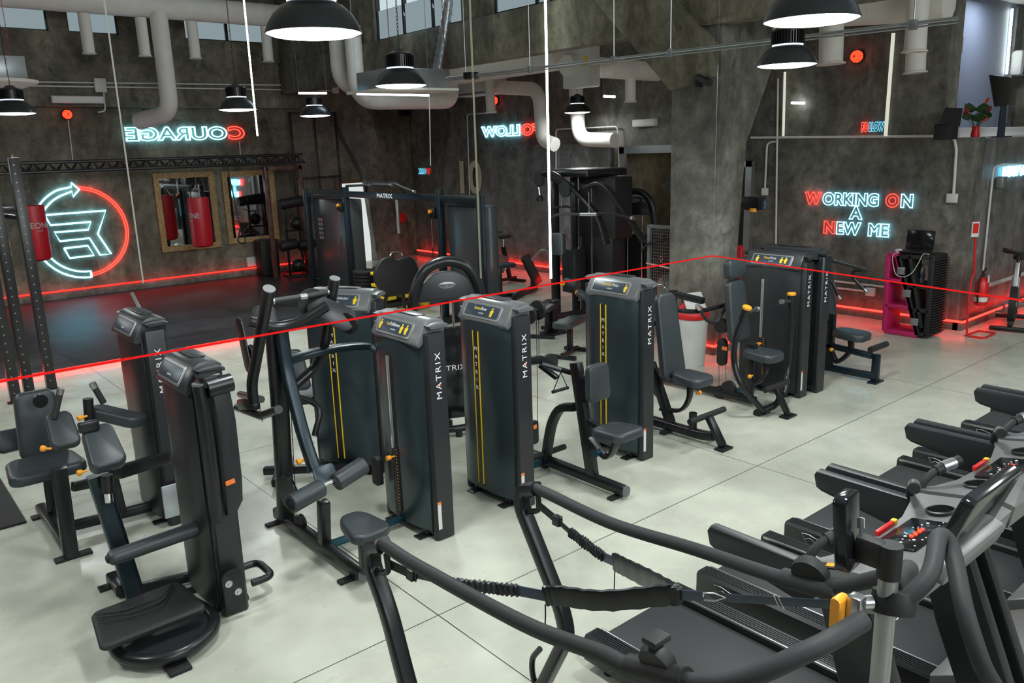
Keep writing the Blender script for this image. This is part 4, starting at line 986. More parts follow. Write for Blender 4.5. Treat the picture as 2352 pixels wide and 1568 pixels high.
b = B(); tube(b, bend_path([aX(1240, 1490, XR), aX(1222, 1510, XR), aX(1222, 1545, XR), aX(1238, 1600, XR)], .04), .016, 10); obj('side_loop', b, M_tube, t)
b = B(); box(b, (1.62, .95, .06), (2.34, 2.55, .17), .03); obj('deck', b, M_treaddark, t)
b = B(); box(b, (1.74, 1.0, .165), (2.22, 2.5, .18), .006); obj('running_belt', b, M_belt, t)
b = B(); cyl(b, (2.015, .87, .05), (2.015, .87, 1.58), .026, 20); obj('mast', b, M_silver, t)
b = B(); box(b, (1.72, .8, 0), (2.28, 1.0, .10), .02); obj('front_base', b, M_tube, t)
b = B(); cyl(b, (2.015, .87, 1.58), (2.015, .87, 1.675), .031, 20); box(b, (1.985, .88, 1.60), (2.03, .96, 1.68), .015); obj('screen_mount', b, M_rub, t)
b = B(); sc = V((2.0, .985, 1.68)); ux = V((1, .1, 0)).normalized(); uz = V((.0, .10, 1)).normalized()
plate(b, sc, ux, uz, .10, .22, .04, .025, .008); sn = obj('tablet', b, M_screen, t)
b = B(); plate(b, V((2.052, .975, 1.69)), (0, 1, 0), uz, .024, .03, .003, .002, 0); obj('white_sticker', b, M_whitepl, sn)
b = B(); cyl(b, (1.955, .93, 1.50), (1.995, .90, 1.50), .02, 14); box(b, (1.93, .90, 1.44), (1.97, .94, 1.53), .006); clp = obj('clamp', b, M_alu, t)
b = B(); cushion(b, (1.925, .955, 1.475), (0, 1, 0), (0, 0, 1), .03, .10, .05, .014); obj('orange_lever', b, M_orange, t)
b = B(); tube(b, smooth_path([(2.02, .84, 1.50), (2.10, .80, 1.58), (2.22, .83, 1.64), (2.24, .80, 1.60), (2.14, .72, 1.50), (2.12, .66, 1.38), (2.16, .62, 1.25), (2.08, .66, 1.12)]), .024, 14); obj('front_handle', b, M_foam, t)
b = B(); lathe(b, [(0, -.03), (.055, -.03), (.06, 0), (.055, .03), (0, .03)], (2.04, .86, 1.50), (.3, .2, 1), 24); obj('hub', b, M_rub, t)
# clamp with dial on the right rail, knob on the left rail
q = aX(1860, 1345, XR)
b = B(); cyl(b, q + V((0, .10, -.01)), q + V((0, -.10, .02)), .036, 18); dc = obj('dial_collar', b, M_foam, t)
b = B(); lathe(b, [(0, -.02), (.062, -.02), (.066, 0), (.062, .02), (0, .02)], q + V((0, 0, .05)), (.9, .1, .3), 28); dl = obj('dial', b, M_rub, t)
b = B(); plate(b, q + V((.03, -.05, .085)), (0, 1, -.3), (1, 0, .5), .10, .025, .008, .004, .001); obj('dial_lever', b, M_rub, dl)
b = B(); plate(b, q + V((.03, -.055, .091)), (0, 1, -.3), (1, 0, .5), .03, .016, .004, .002, 0); obj('orange_mark', b, M_orange, dl)
q = aX(1510, 1545, XL)
b = B(); cyl(b, q + V((0, .1, -.03)), q + V((0, -.1, .03)), .036, 18); lathe(b, [(0, -.02), (.05, -.02), (.055, 0), (.05, .02), (0, .02)], q + V((0, 0, .04)), (.9, .1, .3), 28); obj('dial_collar', b, M_rub, t)
b = B(); cyl(b, q + V((0, .02, .04)), q + V((0, .0, .10)), .008, 10); box(b, q + V((-.035, -.02, .095)), q + V((.035, .03, .115)), .005); obj('clamp_knob', b, M_rub, t)

# harness belt slung between the rails: a thing of its own
t = thing('waist_harness', 'black waist harness with padded belt and straps slung between the two curved handrails', 'harness', (1.97, 1.9, 1.1))
AX_ = V((1.98, 1.55, 1.245))
def ribbon(bm, pts, w_, th, wob=0.0, up=V((0, 0, 1))):
    tube(bm, pts, .01, 8, sq=(th, w_), up=up) if False else None
    n = len(pts); rows = []
    for i, p in enumerate(pts):
        d = (pts[min(i+1, n-1)] - pts[max(i-1, 0)]).normalized(); x = up.cross(d).normalized(); y = d.cross(x)
        ww = w_ * (1 + wob*math.sin(i*2.3)); tt = th * (1 + 2.2*wob*math.sin(i*1.9 + 1))
        rows.append([bm.verts.new(p + x*a*tt/2 + y*c*ww/2) for a, c in ((-1, -.8), (-.7, -1), (.7, -1), (1, -.8), (1, .8), (.7, 1), (-.7, 1), (-1, .8))])
    for r0, r1 in zip(rows, rows[1:]):
        for k in range(8): bm.faces.new((r0[k], r0[(k+1) % 8], r1[(k+1) % 8], r1[k]))
    bm.faces.new(rows[0][::-1]); bm.faces.new(rows[-1]); bmesh.ops.recalc_face_normals(bm, faces=bm.faces[:])
def lerp_path(pts, n):
    out = []; L = len(pts) - 1
    for i in range(n + 1):
        u = i / n * L; k = min(int(u), L - 1); out.append(pts[k].lerp(pts[k+1], u - k))
    return out
for side in (-1, 1):
    if side < 0: a = V((1.56, 2.72, 1.05)); c1 = aX(945, 1318, 1.60); d1 = aX(1040, 1340, 1.66); e1 = aX(1190, 1356, 1.75); f1 = aX(1252, 1368, 1.79)
    else: a = V((2.39, 2.72, 1.06)); c1 = aX(1280, 1195, 2.37); d1 = aX(1310, 1222, 2.36); e1 = aX(1385, 1278, 2.32); f1 = aX(1412, 1290, 2.30)
    b = B(); ribbon(b, lerp_path([a, c1], 8), .042, .005); obj('webbing_strap', b, M_rub, t)
    b = B(); box(b, c1 - V((.016, .022, .024)), c1 + V((.016, .022, .024)), .004); tube(b, [c1 + V((0, .02, .02)), c1 + V((0, -.03, .02)), c1 + V((0, -.03, -.02)), c1 + V((0, .02, -.02))], .004, 6, closed=True); obj('buckle', b, M_side, t)
    b = B(); ribbon(b, lerp_path([c1, d1], 8), .026, .008); ribbon(b, lerp_path([d1, e1], 40), .044, .020, .22); obj('elastic_sleeve', b, M_side, t)
    b = B(); ribbon(b, lerp_path([e1, f1], 4), .042, .006); obj('webbing_strap', b, M_plate, t)
    apx = AX_ + V((0, 0, 0))
    mid = f1.lerp(apx, .5) + V((.02*side, 0, -.012))
    b = B(); ribbon(b, smooth_path([f1, f1.lerp(apx, .12), mid, apx.lerp(f1, .06), apx], 8), .075, .020, .06); obj('padded_belt', b, M_bag, t) if 'M_bag' in globals() else obj('padded_belt', b, M_pad, t)
    b = B(); q = f1 + V((0, 0, -.035)); tube(b, smooth_path([q, q + V((.003, .004, -.05)), q + V((-.004, 0, -.10)), q + V((0, .004, -.15))]), .0028, 6); tube(b, [q + V((0, 0, -.15)), q + V((.008, 0, -.158))], .005, 6); obj('pull_cord', b, M_rub, t)
b = B(); box(b, AX_ - V((.018, .02, .032)), AX_ + V((.018, .02, .032)), .008); obj('belt_joint', b, M_rub, t)
pe = V((1.97, .93, 1.485)); r0 = AX_.lerp(pe, .18); r1 = AX_.lerp(pe, .32); r2 = AX_.lerp(pe, .62)
b = B(); ribbon(b, lerp_path([AX_, r0], 4), .035, .006); ribbon(b, lerp_path([r1, pe], 16), .026, .003); obj('tether_strap', b, M_plate, t)
b = B(); tube(b, [r0 + V((0, 0, .012)), r0.lerp(r1, .5) + V((0, 0, .014)), r1 + V((0, 0, .0)), r0.lerp(r1, .5) - V((0, 0, .014)), r0 - V((0, 0, .012))], .003, 8, closed=True); obj('carabiner', b, M_alu, t)
b = B(); 
for s in (-.008, .008): tube(b, [r2 + V((0, .012+s, .018)), r2 + V((0, -.012+s, -.018))], .0025, 6)
obj('strap_buckle', b, M_alu, t)
# ---------------------------------------------------------------- ducts, pipes and fittings
def duct(label, pts, r, cat='duct', parts=True, group=None, ends=False):
    t = thing('ventilation_duct', label, cat, pts[0], group=group)
    b = B(); tube(b, pts, r, 24); obj('duct_tube', b, M_duct, t)
    b = B(); 
    P = [V(p) for p in pts]; L = 0; nxt = .35
    for p, q in zip(P, P[1:]):
        d = (q - p).length
        while nxt < L + d:
            c = p.lerp(q, (nxt - L) / d); u = (q - p).normalized(); cyl(b, c - u*.006, c + u*.006, r*1.012, 24); nxt += .55
        L += d
    obj('seam_ring', b, M_duct, t)
    zc = 4.95 if P[0].x > 8.9 and abs(P[0].z) < 4.9 else 6.5
    top = max(P, key=lambda v: v.z)
    if zc > top.z and 'outlet' not in label:
        b = B(); cyl(b, top + V((0, 0, r*.9)), V((top.x, top.y, zc + .01)), .006, 6); obj('hanger_rod', b, M_galv, t)
    if ends:
        u = (P[-1] - P[-2]).normalized(); b = B(); lathe(b, [(r, -.03), (r*1.22, -.012), (r*1.22, 0), (r*.9, 0), (r*.9, -.02)], P[-1], u, 24); obj('flange', b, M_duct, t)
    return t
duct('long thick white duct running along the top of the left wall', [(-3, 17.2, 5.62), (9.0, 17.2, 5.62)], .225)
for k, (x, lab) in enumerate(zip((2.75, 4.31, 5.31, 6.28, 7.83), ('leftmost at the picture edge', 'between the first two small windows', 'just left of the hooked thick duct', 'in front of the double window', 'nearest the big top left lamp'))):
    duct('short white outlet pipe under the long duct, ' + lab, [(x, 17.2, 5.39), (x, 17.2, 4.68)], .105, group='outlets of the left duct', ends=True)
duct('thick white duct dropping down the left wall and hooking in below the conduits', bend_path([(5.62, 17.1, 5.5), (5.62, 17.1, 3.62), (5.25, 17.95, 3.50)], .3, 8), .165)
U = 14.6
duct('white u-shaped duct hanging behind the grey ventilation box', bend_path([aY(808, 60, U), aY(822, 232, U), aY(1036, 232, U), aY(1034, 180, U)], .42, 8), .165)
duct('white duct bending behind the left arm of the u-shaped duct', bend_path([aY(772, 60, 15.2), aY(782, 198, 15.2), aY(870, 206, 15.2)], .4, 8), .165)
duct('long white duct under the low ceiling running towards the white wall unit', [aX(1030, 172, 10.3), aX(1290, 132, 10.3)], .21)
p = aX(1400, 150, 10.9); duct('white duct crossing behind the wall unit to the pillar', [p, V((12.15, p.y, p.z))] if False else [aY(1300, 150, 10.2), aY(1560, 168, 10.2)], .17)
q = aY(1448, 175, 10.2); duct('short white outlet pipe above the small far wall light', [q, q - V((0, 0, .45))], .095, group='outlets of the right duct', ends=True)
q = aX(1120, 190, 11.2); q.z = 4.95; duct('short white outlet pipe beside the round red lamp', [q, aX(1128, 258, 11.2)], .10, ends=True)
duct('white duct turning down beside the reversed follow sign', bend_path([aX(1135, 200, 11.5), aX(1238, 205, 11.5), aX(1247, 322, 11.5), aX(1275, 332, 11.5)], .3, 8), .14)
duct('white duct turning level above the open doorway', bend_path([aX(1322, 195, 11.8), aX(1330, 320, 11.8), aX(1412, 322, 11.8)], .3, 8), .14)
q = aX(1905, 70, 11); q.z = 4.95; duct('white duct outlet pipe on the right beside the red lamp', [q, aX(1908, 148, 11)], .16, ends=True)
q = aX(2110, 20, 11); q.z = 4.95; duct('white duct outlet pipe furthest right under the low ceiling', [q, aX(2100, 120, 11)], .13, ends=True)
q = aX(2100, 80, 11.8); q.z = 4.95; duct('lower white duct outlet pipe at the right, below the other', [q, aX(2102, 168, 11.8)], .13, ends=True)
duct('white duct under the low ceiling behind the top right lamps', [aX(1720, 40, 11.4), aX(2180, 10, 11.4)], .2)
# flexible silver hose, galvanised box with chains
b = B(); pp = smooth_path([aY(1030, -60, 11.6), aY(1030, 0, 11.7), aY(1018, 90, 11.8), aY(1004, 165, 12.0)], 14)
tube(b, pp, [.085 + .008*math.sin(i*2.1) for i in range(len(pp))], 18); tag(obj('flexible_hose', b, M_galv), 'silver flexible hose coming down into the grey metal box', 'hose')
t = thing('ventilation_box', 'grey galvanised ventilation box hanging on red chains', 'ventilation unit', aY(940, 190, 11.6))
c0 = aY(862, 178, 11.8); c1 = aY(1022, 178, 11.3)
b = B(); box(b, (c0.x, 11.3, 3.73), (c1.x + .1, 12.4, 4.02), .01); obj('casing', b, M_galv, t)
b = B(); prism(b, [(c0.x - .15, 11.2, 3.68), (c1.x + .2, 11.2, 3.68), (c1.x + .2, 12.5, 3.68), (c0.x - .15, 12.5, 3.68)], (0, 0, .04), .01); obj('grille_frame', b, M_white, t)
for x in (c0.x + .02, c1.x + .05):
    b = B()
    for k in range(60):
        z = 4.02 + k*.04
        if z > 6.4: break
        u = V((1, 0, 0)) if k % 2 else V((0, 1, 0)); tube(b, [V((x, 11.35, z+.02)) + u*.01*math.cos(a) + V((0, 0, 1))*.024*math.sin(a) for a in [2*PI*j/6 for j in range(6)]], .003, 4, closed=True)
    obj('chain', b, M_redchain, t)
# threaded rail on hangers crossing the room
t = thing('conduit_rail', 'thin galvanised conduit rail hung on rods across the upper right', 'conduit', (7, 9.6, 3.7))
r0, r1 = aX(1025, 180, 7.0), aX(2200, 42, 7.0)
b = B(); cyl(b, r0, r1, .016, 10); cyl(b, r0 + V((0, 0, -.03)), r1 + V((0, 0, -.03)), .008, 8); obj('rail', b, M_galv, t)
for x in (1070, 1217, 1410, 1540, 2098):
    y_ = 180 - (x - 1025)*(138/1175); q = aX(x, y_, 7.0)
    b = B(); cyl(b, q, (q.x, q.y, 6.45), .006, 6); box(b, q - V((.02, .03, .05)), q + V((.02, .03, .03)), .004); obj('hanger_rod', b, M_galv, t)
b = B(); q = aX(1082, 172, 7.0); cyl(b, q - V((0, 0, .05)), q + V((0, 0, .03)), .11, 24); tag(obj('junction_box', b, M_tube), 'round black junction box on the conduit rail', 'junction box')
# white wall unit with yellow label
t = thing('inverter_cabinet', 'white wall unit with a yellow label above the smallest lamp', 'cabinet', aX(1320, 200, 10.0))
a0, a1 = aX(1291, 112, 10.0), aX(1352, 198, 10.0)
b = B(); box(b, (10.0, min(a0.y, a1.y), a1.z), (10.28, max(a0.y, a1.y), a0.z), .02); obj('casing', b, M_whitepl, t)
b = B(); q = aX(1344, 141, 9.99); box(b, (9.985, q.y - .035, q.z - .08), (10.0, q.y + .035, q.z + .08)); obj('warning_label', b, M_yellow, t)
t = thing('split_unit', 'white air unit fixed under the ceiling left of the round red lamp', 'air conditioner', aX(1088, 200, 11.3))
a0, a1 = aX(1047, 188, 11.3), aX(1132, 214, 11.3)
b = B(); box(b, (11.3, a1.y, a1.z), (11.7, a0.y, a0.z), .03); obj('casing', b, M_whitepl, t)
b = B(); box(b, (11.29, a1.y + .1, a1.z + .02), (11.31, a0.y - .1, a1.z + .06), .005); obj('vent_slot', b, M_silver, t)
def conduit(label, pts, r=.016, m=None):
    b = B(); tube(b, bend_path(pts, .08, 4), r, 8); o = obj('wall_conduit', b, m or M_whitepl); return tag(o, label, 'conduit')
Yc = 18.26
conduit('upper of two white conduits along the left upper wall', [aY(60, 188, Yc), aY(770, 197, Yc)])
conduit('lower of two white conduits along the left upper wall', [aY(60, 197, Yc), aY(770, 208, Yc)])
conduit('white conduit hooking from the wall box down behind the wall light', [aY(238, 212, Yc), aY(242, 255, Yc), aY(225, 258, Yc)])
conduit('thin white conduit dropping from the left red lamp', [aY(156, 275, 18.52), aY(168, 375, 18.52)], .012)
conduit('thin white conduit dropping below the courage sign', [aY(550, 325, 18.52), aY(554, 380, 18.52)], .012)
XW = 12.17
conduit('long white conduit across the right wall above the working on a new me sign', [aX(1725, 316, XW), aX(2190, 312, XW), aX(2197, 340, XW), aX(2190, 450, XW)], .02)
conduit('vertical white conduit on the right wall beside the pillar', [aX(1787, 180, XW), aX(1782, 560, XW)], .016)
conduit('short white conduit ending at the light switch right of the pillar', [aX(1782, 325, XW), aX(1762, 328, XW), aX(1757, 434, XW)], .016)
conduit('low white conduit near the floor behind the pink stand', [aX(1915, 645, XW), aX(2045, 660, XW)], .016)
conduit('second low white conduit ending at the floor socket', [aX(1915, 660, XW), aX(2000, 670, XW)], .016)
conduit('white conduit looping around the far wall above the bench', [aX(1277, 480, XW-.1), aX(1277, 297, XW-.1), aX(1418, 290, XW-.1), aX(1424, 430, XW-.1)], .014)
conduit('white conduit frame around the reversed follow sign', [aX(1080, 480, XW-.1), aX(1073, 262, XW-.1), aX(1140, 258, XW-.1)], .014)
conduit('hooked white pipe low beside the pillar', [aX(1725, 700, XW), aX(1728, 648, XW), aX(1745, 645, XW)], .03)
conduit('grey pipe rising at the right edge behind the spin bike', [aY(2265, 657, 4.5), aY(2352, 628, 4.5)], .03)
conduit('white conduit on the shiny wall at the right edge', [aY(2258, 620, 4.58), aY(2282, 385, 4.58), aY(2300, 377, 4.58), aY(2345, 376, 4.58)], .014)
def wbox(name, label, c, sx, sy, sz, m, cat='box'):
    b = B(); c = V(c); box(b, c - V((sx/2, sy/2, sz/2)), c + V((sx/2, sy/2, sz/2)), .012); return tag(obj(name, b, m), label, cat)
wbox('junction_box', 'white junction box on the conduits above the left wall light', aY(230, 196, 18.24), .22, .08, .27, M_whitepl, 'junction box')
wbox('junction_box', 'white junction box at the right end of the left wall conduits', aY(769, 203, 18.24), .18, .08, .23, M_whitepl, 'junction box')
wbox('light_switch', 'small white switch box on the wall right of the pillar', aX(1757, 440, 12.15), .06, .11, .12, M_whitepl, 'switch')
wbox('wall_socket', 'white socket box at the end of the long right conduit', aX(2187, 455, 12.15), .07, .14, .13, M_whitepl, 'socket')
wbox('wall_socket', 'white socket box low on the wall beside the pink stand', aX(2000, 670, 12.15), .07, .14, .13, M_whitepl, 'socket')
wbox('wall_socket', 'white box on the wall of the neon logo near the black bin', aY(580, 600, 18.5), .28, .1, .22, M_whitepl, 'socket')
wbox('wall_socket', 'grey box on the shiny wall under the cut-off blue sign', aY(2300, 418, 4.54), .14, .1, .16, M_silver, 'socket')
def wlight(label, c, along, L, m=M_whitepl):
    t = thing('emergency_light', label, 'wall light', c); c = V(c); u = V(along)
    b = B(); w2 = V((u.x*L/2 + abs(u.y)*.05, u.y*L/2 + abs(u.x)*.05, .07)); box(b, c - w2, c + w2, .015); obj('casing', b, m, t)
    b = B(); c2 = c + V((-.052 if u.y else 0, -.052 if u.x else 0, 0)); w3 = V((u.x*L*.47 + abs(u.y)*.008, u.y*L*.47 + abs(u.x)*.008, .055)); box(b, c2 - w3, c2 + w3, .004); obj('lens', b, M_white, t)
wlight('long white emergency light on the left upper wall', aY(179, 229, 18.2), (1, 0, 0), .95)
wlight('white emergency light on the far wall right of the smallest lamp', aX(1481, 282, 12.14), (0, 1, 0), .55)
def redlamp(label, c, d):
    t = thing('warning_lamp', label, 'red lamp', c, group=None); c = V(c); d = V(d).normalized()
    b = B(); lathe(b, [(0, 0), (.10, 0), (.10, .02), (.085, .03), (0, .03)], c, d, 24); obj('base', b, M_tube, t)
    b = B(); lathe(b, [(.085, .03), (.088, .06), (.075, .10), (.045, .125), (0, .135)], c, d, 24); obj('dome', b, M_redlamp, t)
    b = B()
    for a in range(4):
        an = PI*a/4; x, y = frame_of(d); u = x*math.cos(an) + y*math.sin(an)
        tube(b, [c + d*.03 + u*.095, c + d*.09 + u*.085, c + d*.14, c + d*.09 - u*.085, c + d*.03 - u*.095], .0035, 5)
    obj('guard', b, M_tube, t)
redlamp('glowing red lamp on the left wall above the neon logo', aY(153, 263, 18.5), (.0, -1, 0))
redlamp('glowing red lamp on the far wall above the reversed follow sign', aX(1140, 231, 12.19), (-1, 0, 0))
redlamp('glowing red lamp on the right wall below the big lamps', aX(1972, 130, 12.19), (-1, 0, 0))
wbox('exit_sign', 'small dark exit sign hanging in the far corner', aY(932, 260, 18.5), .40, .06, .15, M_tube, 'sign')
# fan unit at the left edge
t = thing('ceiling_fan_unit', 'grey hanging air unit cut by the left edge', 'air unit', (1.5, 12.9, 3.7))
c = aY(10, 158, 13.7)
b = B(); box(b, c - V((.5, .3, .15)), c + V((.22, .3, .15)), .01); obj('casing', b, M_galv, t)
b = B(); lathe(b, [(0, -.08), (.30, -.06), (.48, .0), (.5, .04), (0, .04)], c + V((-.1, 0, -.20)), (0, 0, 1), 36); obj('diffuser', b, M_white, t)
b = B()
for k in range(50):
    z = c.z + .15 + k*.04; u = V((1, 0, 0)) if k % 2 else V((0, 1, 0)); tube(b, [V((c.x + .1, c.y, z+.02)) + u*.01*math.cos(a) + V((0, 0, 1))*.024*math.sin(a) for a in [2*PI*j/6 for j in range(6)]], .003, 4, closed=True)
obj('chain', b, M_redchain, t)

# ---------------------------------------------------------------- neon signs
def neon_text(name, label, runs, size, ux, uy, x0, sx=1.35, tw=.010, gap=.02):
    t = thing(name, label, 'neon sign', x0); p = V(x0); ux = V(ux).normalized()
    for s, m, nm in runs:
        if s == ' ': p = p + ux*size*.35; continue
        b = text_bm(s, size, ux, uy, p, tubew=tw, sx=sx, center=False, bold=.012)
        xs = [(v.co - p).dot(ux) for v in b.verts]; 
        obj(nm, b, m, t); p = p + ux*(max(xs) + gap)
    return t
N = V((-1, 0, 0))
a = aX(1848, 463, 12.13); e_ = aX(2103, 470, 12.13)
def fit(s, size, target, bold=.012):
    w0 = text_w(s.replace(' ', ''), size, 1.0); return target / (w0[1] + s.count(' ')*size*.35/1.3 + .02)
sz = .245
sx_ = fit('WORKING ON', sz, a.y - e_.y) * .97
neon_text('neon_sign', 'neon words working on, red first letters, on the right wall', [('W', M_neonr, 'red_tube'), ('ORKING', M_neonb, 'blue_tube'), (' ', None, ''), ('O', M_neonr, 'red_tube'), ('N', M_neonb, 'blue_tube')], sz, (0, -1, 0), (0, 0, 1), V((12.17, a.y, 1.715)), sx=sx_*.93, tw=.007)
neon_text('neon_sign', 'single blue neon letter between the two lines of the right wall slogan', [('A', M_neonb, 'blue_tube')], sz, (0, -1, 0), (0, 0, 1), aX(1953, 501, 12.17), sx=sx_, tw=.007)
p = aX(1888, 534, 12.13); neon_text('neon_sign', 'neon words new me, lowest line on the right wall', [('N', M_neonr, 'red_tube'), ('EW', M_neonb, 'blue_tube'), (' ', None, ''), ('ME', M_neonb, 'blue_tube')], sz, (0, -1, 0), (0, 0, 1), V((12.17, p.y, p.z)), sx=sx_*.98, tw=.007)
p = aY(565, 320, 18.46); q = aY(294, 322, 18.46)
sxc = (p.x - q.x) / text_w('COURAGE', .34, 1)[1]
neon_text('neon_sign', 'reflected neon word courage with red first letter, modelled reversed on the left wall', [('C', M_neonr, 'red_tube'), ('OURAGE', M_neonb, 'blue_tube')], .36, (-1, 0, 0), (0, 0, 1), V((p.x, 18.51, q.z)), sx=sxc*.93, tw=.012)  # sign's reflection in glass, modelled as glowing tubes
p = aX(1240, 307, 12.17); q = aX(1102, 309, 12.17)
neon_text('neon_sign', 'reflected neon word follow, modelled reversed on the far wall under a red lamp', [('FO', M_neonr, 'red_tube'), ('LLOW', M_neonb, 'blue_tube')], .30, (0, 1, 0), (0, 0, 1), V((12.17, p.y, p.z)), sx=(q.y-p.y)/text_w('FOLLOW', .30, 1)[1]*.93, tw=.013)  # glass reflection built as lit letters on the far wall
p = aX(1978, 301, 12.15); q = aX(2030, 302, 12.15)
neon_text('neon_sign', 'small neon word follow high on the right wall below the conduit line', [('FO', M_neonr, 'red_tube'), ('LLOW', M_neonb2, 'blue_tube')], .16, (0, -1, 0), (0, 0, 1), V((12.15, p.y, 2.82)), sx=(p.y-q.y)/text_w('FOLLOW', .16, 1)[1]*.93, tw=.006, gap=.01)
neon_text('neon_sign', 'tiny reversed neon word in red and blue in the far corner', [('W', M_neonr2, 'red_tube'), ('ORK', M_neonb2, 'blue_tube')], .16, (0, 1, 0), (0, 0, 1), V((12.175, aX(988, 398, 12.175).y, aX(970, 398, 12.175).z)), sx=.95, tw=.006, gap=.01)
p = aY(2303, 405, 4.59)
neon_text('neon_sign', 'bright blue neon words cut by the right edge', [("IT'S UP TO", M_neonb, 'blue_tube')], .17, (1, 0, 0), (0, 0, 1), V((p.x, 4.59, p.z)), sx=1.2, tw=.010)
# round logo with arrow
t = thing('neon_logo', 'round neon logo with arrow and angular letter shapes on the left wall', 'neon sign', (4.02, 18.44, .4))
def np_(pts, closed=True, m=M_neonb, name='blue_tube', r=.019, Yp=18.52):
    P3 = [aY(x, y, Yp) for x, y in pts]
    if closed: P3.append(P3[0])
    b = B(); tube(b, P3, r, 8); return obj(name, b, m, t)
k_ = 5.6
L1 = [(573, 862), (1360, 803), (1258, 1103), (1430, 1360), (1290, 1375), (1152, 1158), (770, 1198), (700, 1083), (1135, 1050), (1170, 948), (650, 992)]
np_([(x/k_, 340 + y/k_) for x, y in L1])
np_([(x/k_, 340 + y/k_) for x, y in [(825, 1290), (1130, 1255), (1210, 1378), (898, 1415)]])
cx, cz = 4.02, 1.325; RX = .90
def arc(r, a0, a1, n=36): return [V((cx + r*math.cos(math.radians(a0 + (a1-a0)*k/n)), 18.52, cz + r*1.03*math.sin(math.radians(a0 + (a1-a0)*k/n)))) for k in range(n+1)]
for r in (.84, .885, ): 
    b = B(); tube(b, arc(r, 88, -86), .014, 8); obj('red_tube', b, M_neonr, t)
outer = arc(.91, 273, 97); inner_ = arc(.79, 97, 273)
hd = [aY(x/k_, 340 + y/k_, 18.52) for x, y in [(915, 500), (915, 445), (1020, 532), (940, 625), (925, 555)]]
b = B(); tube(b, outer[:-3] + hd + inner_[3:] + [outer[0]], .019, 8); obj('blue_tube', b, M_neonb, t)
t = thing('neon_logo', 'partly hidden blue neon half circle seen through the open doorway', 'neon sign', (13.85, 10, 1.5))
def cp(pts, closed=False):
    P3 = [aX(x, y, 13.82) for x, y in pts]
    if closed: P3.append(P3[0])
    b = B(); tube(b, P3, .013, 8); obj('blue_tube', b, M_neonb2, t)
s4 = 4.055
def c4(pts): return [(1200 + x/s4, 330 + y/s4) for x, y in pts]
cp(c4([(1255, 108), (1262, 138), (1310, 150), (1370, 205), (1410, 300), (1425, 400), (1425, 440)])); cp(c4([(1258, 188), (1262, 158), (1300, 168), (1355, 220), (1395, 310), (1408, 400), (1408, 440)]))
cp(c4([(1262, 645), (1310, 630), (1350, 600), (1380, 560)])); cp(c4([(1262, 662), (1320, 650), (1365, 610), (1385, 580)])); 
for pts in ([(1255, 280), (1365, 275), (1352, 338), (1255, 340)], [(1255, 382), (1345, 376), (1332, 434), (1255, 438)], [(1255, 478), (1322, 472), (1308, 532), (1255, 536)]): cp(c4(pts))

# ---------------------------------------------------------------- white light lines: glass reflections modelled as glowing tubes
def reflected_line(label, p, q, r, m, hang=True):
    p = V(p); q = V(q)
    if max(p.z, q.z) > 6.2 or (abs(p.x - q.x) < .5 and abs(p.y - q.y) < .5 and p.x > 12): 
        b = B(); cyl(b, p, q, r, 10); return tag(obj('line_reflection', b, m), label, 'reflected line')
    t = thing('line_reflection', label, 'reflected line', p)
    b = B(); cyl(b, p, q, r, 10); obj('glow_tube', b, m, t)
    for e_ in ((p, q) if abs(p.z - q.z) < .6 else ((p if p.z > q.z else q),)):
        zc = 4.95 if e_.x > 8.8 else 6.5
        b = B(); cyl(b, e_, (e_.x, e_.y, zc), .002, 5); obj('added_wire', b, M_galv, t)  # wire added to carry the modelled reflection
    return t
p = aY(1258, 8, 9.0)
q = aY(1262, 640, 9.0); reflected_line('tall bright white vertical reflected light line in the middle of the room', (8.32, 9.0, 6.5), (8.32, 9.0, q.z), .018, M_reflw)
q = aY(330, 650, 9.0); reflected_line('tall faint vertical reflected light line left of the courage sign', (2.46, 9.0, 6.5), (2.46, 9.0, q.z), .008, M_refldim)
q = aY(585, 312, 9.0); reflected_line('bright vertical reflected light line ending at the right of the courage sign', (3.88, 9.0, 6.5), (3.88, 9.0, q.z), .009, M_reflw)
q = aY(1100, 640, 9.0); reflected_line('faint vertical reflected light line in front of the far cable machine', (6.97, 9.0, 6.5), (6.97, 9.0, q.z), .014, M_reflamber)
reflected_line('left of two vertical strips of reflected light on the right upper wall', aX(1803, 165, 12.14), aX(1799, 312, 12.14), .02, M_reflwarm)
reflected_line('right of two vertical strips of reflected light on the right upper wall', aX(2052, 76, 12.14), aX(2034, 312, 12.14), .026, M_reflwarm)
reflected_line('level white reflected light line beneath the galvanised box', aY(820, 216, 11.0), aY(985, 219, 11.0), .014, M_reflw)
reflected_line('short level white reflected light line above the small far lamp', aY(686, 214, 12.0), aY(750, 214, 12.0), .014, M_reflw)
reflected_line('faint vertical reflected line at the end of the level one beneath the box', aY(986, 222, 11.0), aY(989, 380, 11.0), .008, M_refldim)
reflected_line('short white reflected light line left of the doorway top', aX(1387, 221, 10.5), aX(1412, 222, 10.5), .02, M_reflw)
reflected_line('short white reflected light line on the right upper wall', aX(1818, 236, 12.1), aX(1848, 237, 12.1), .018, M_reflw)
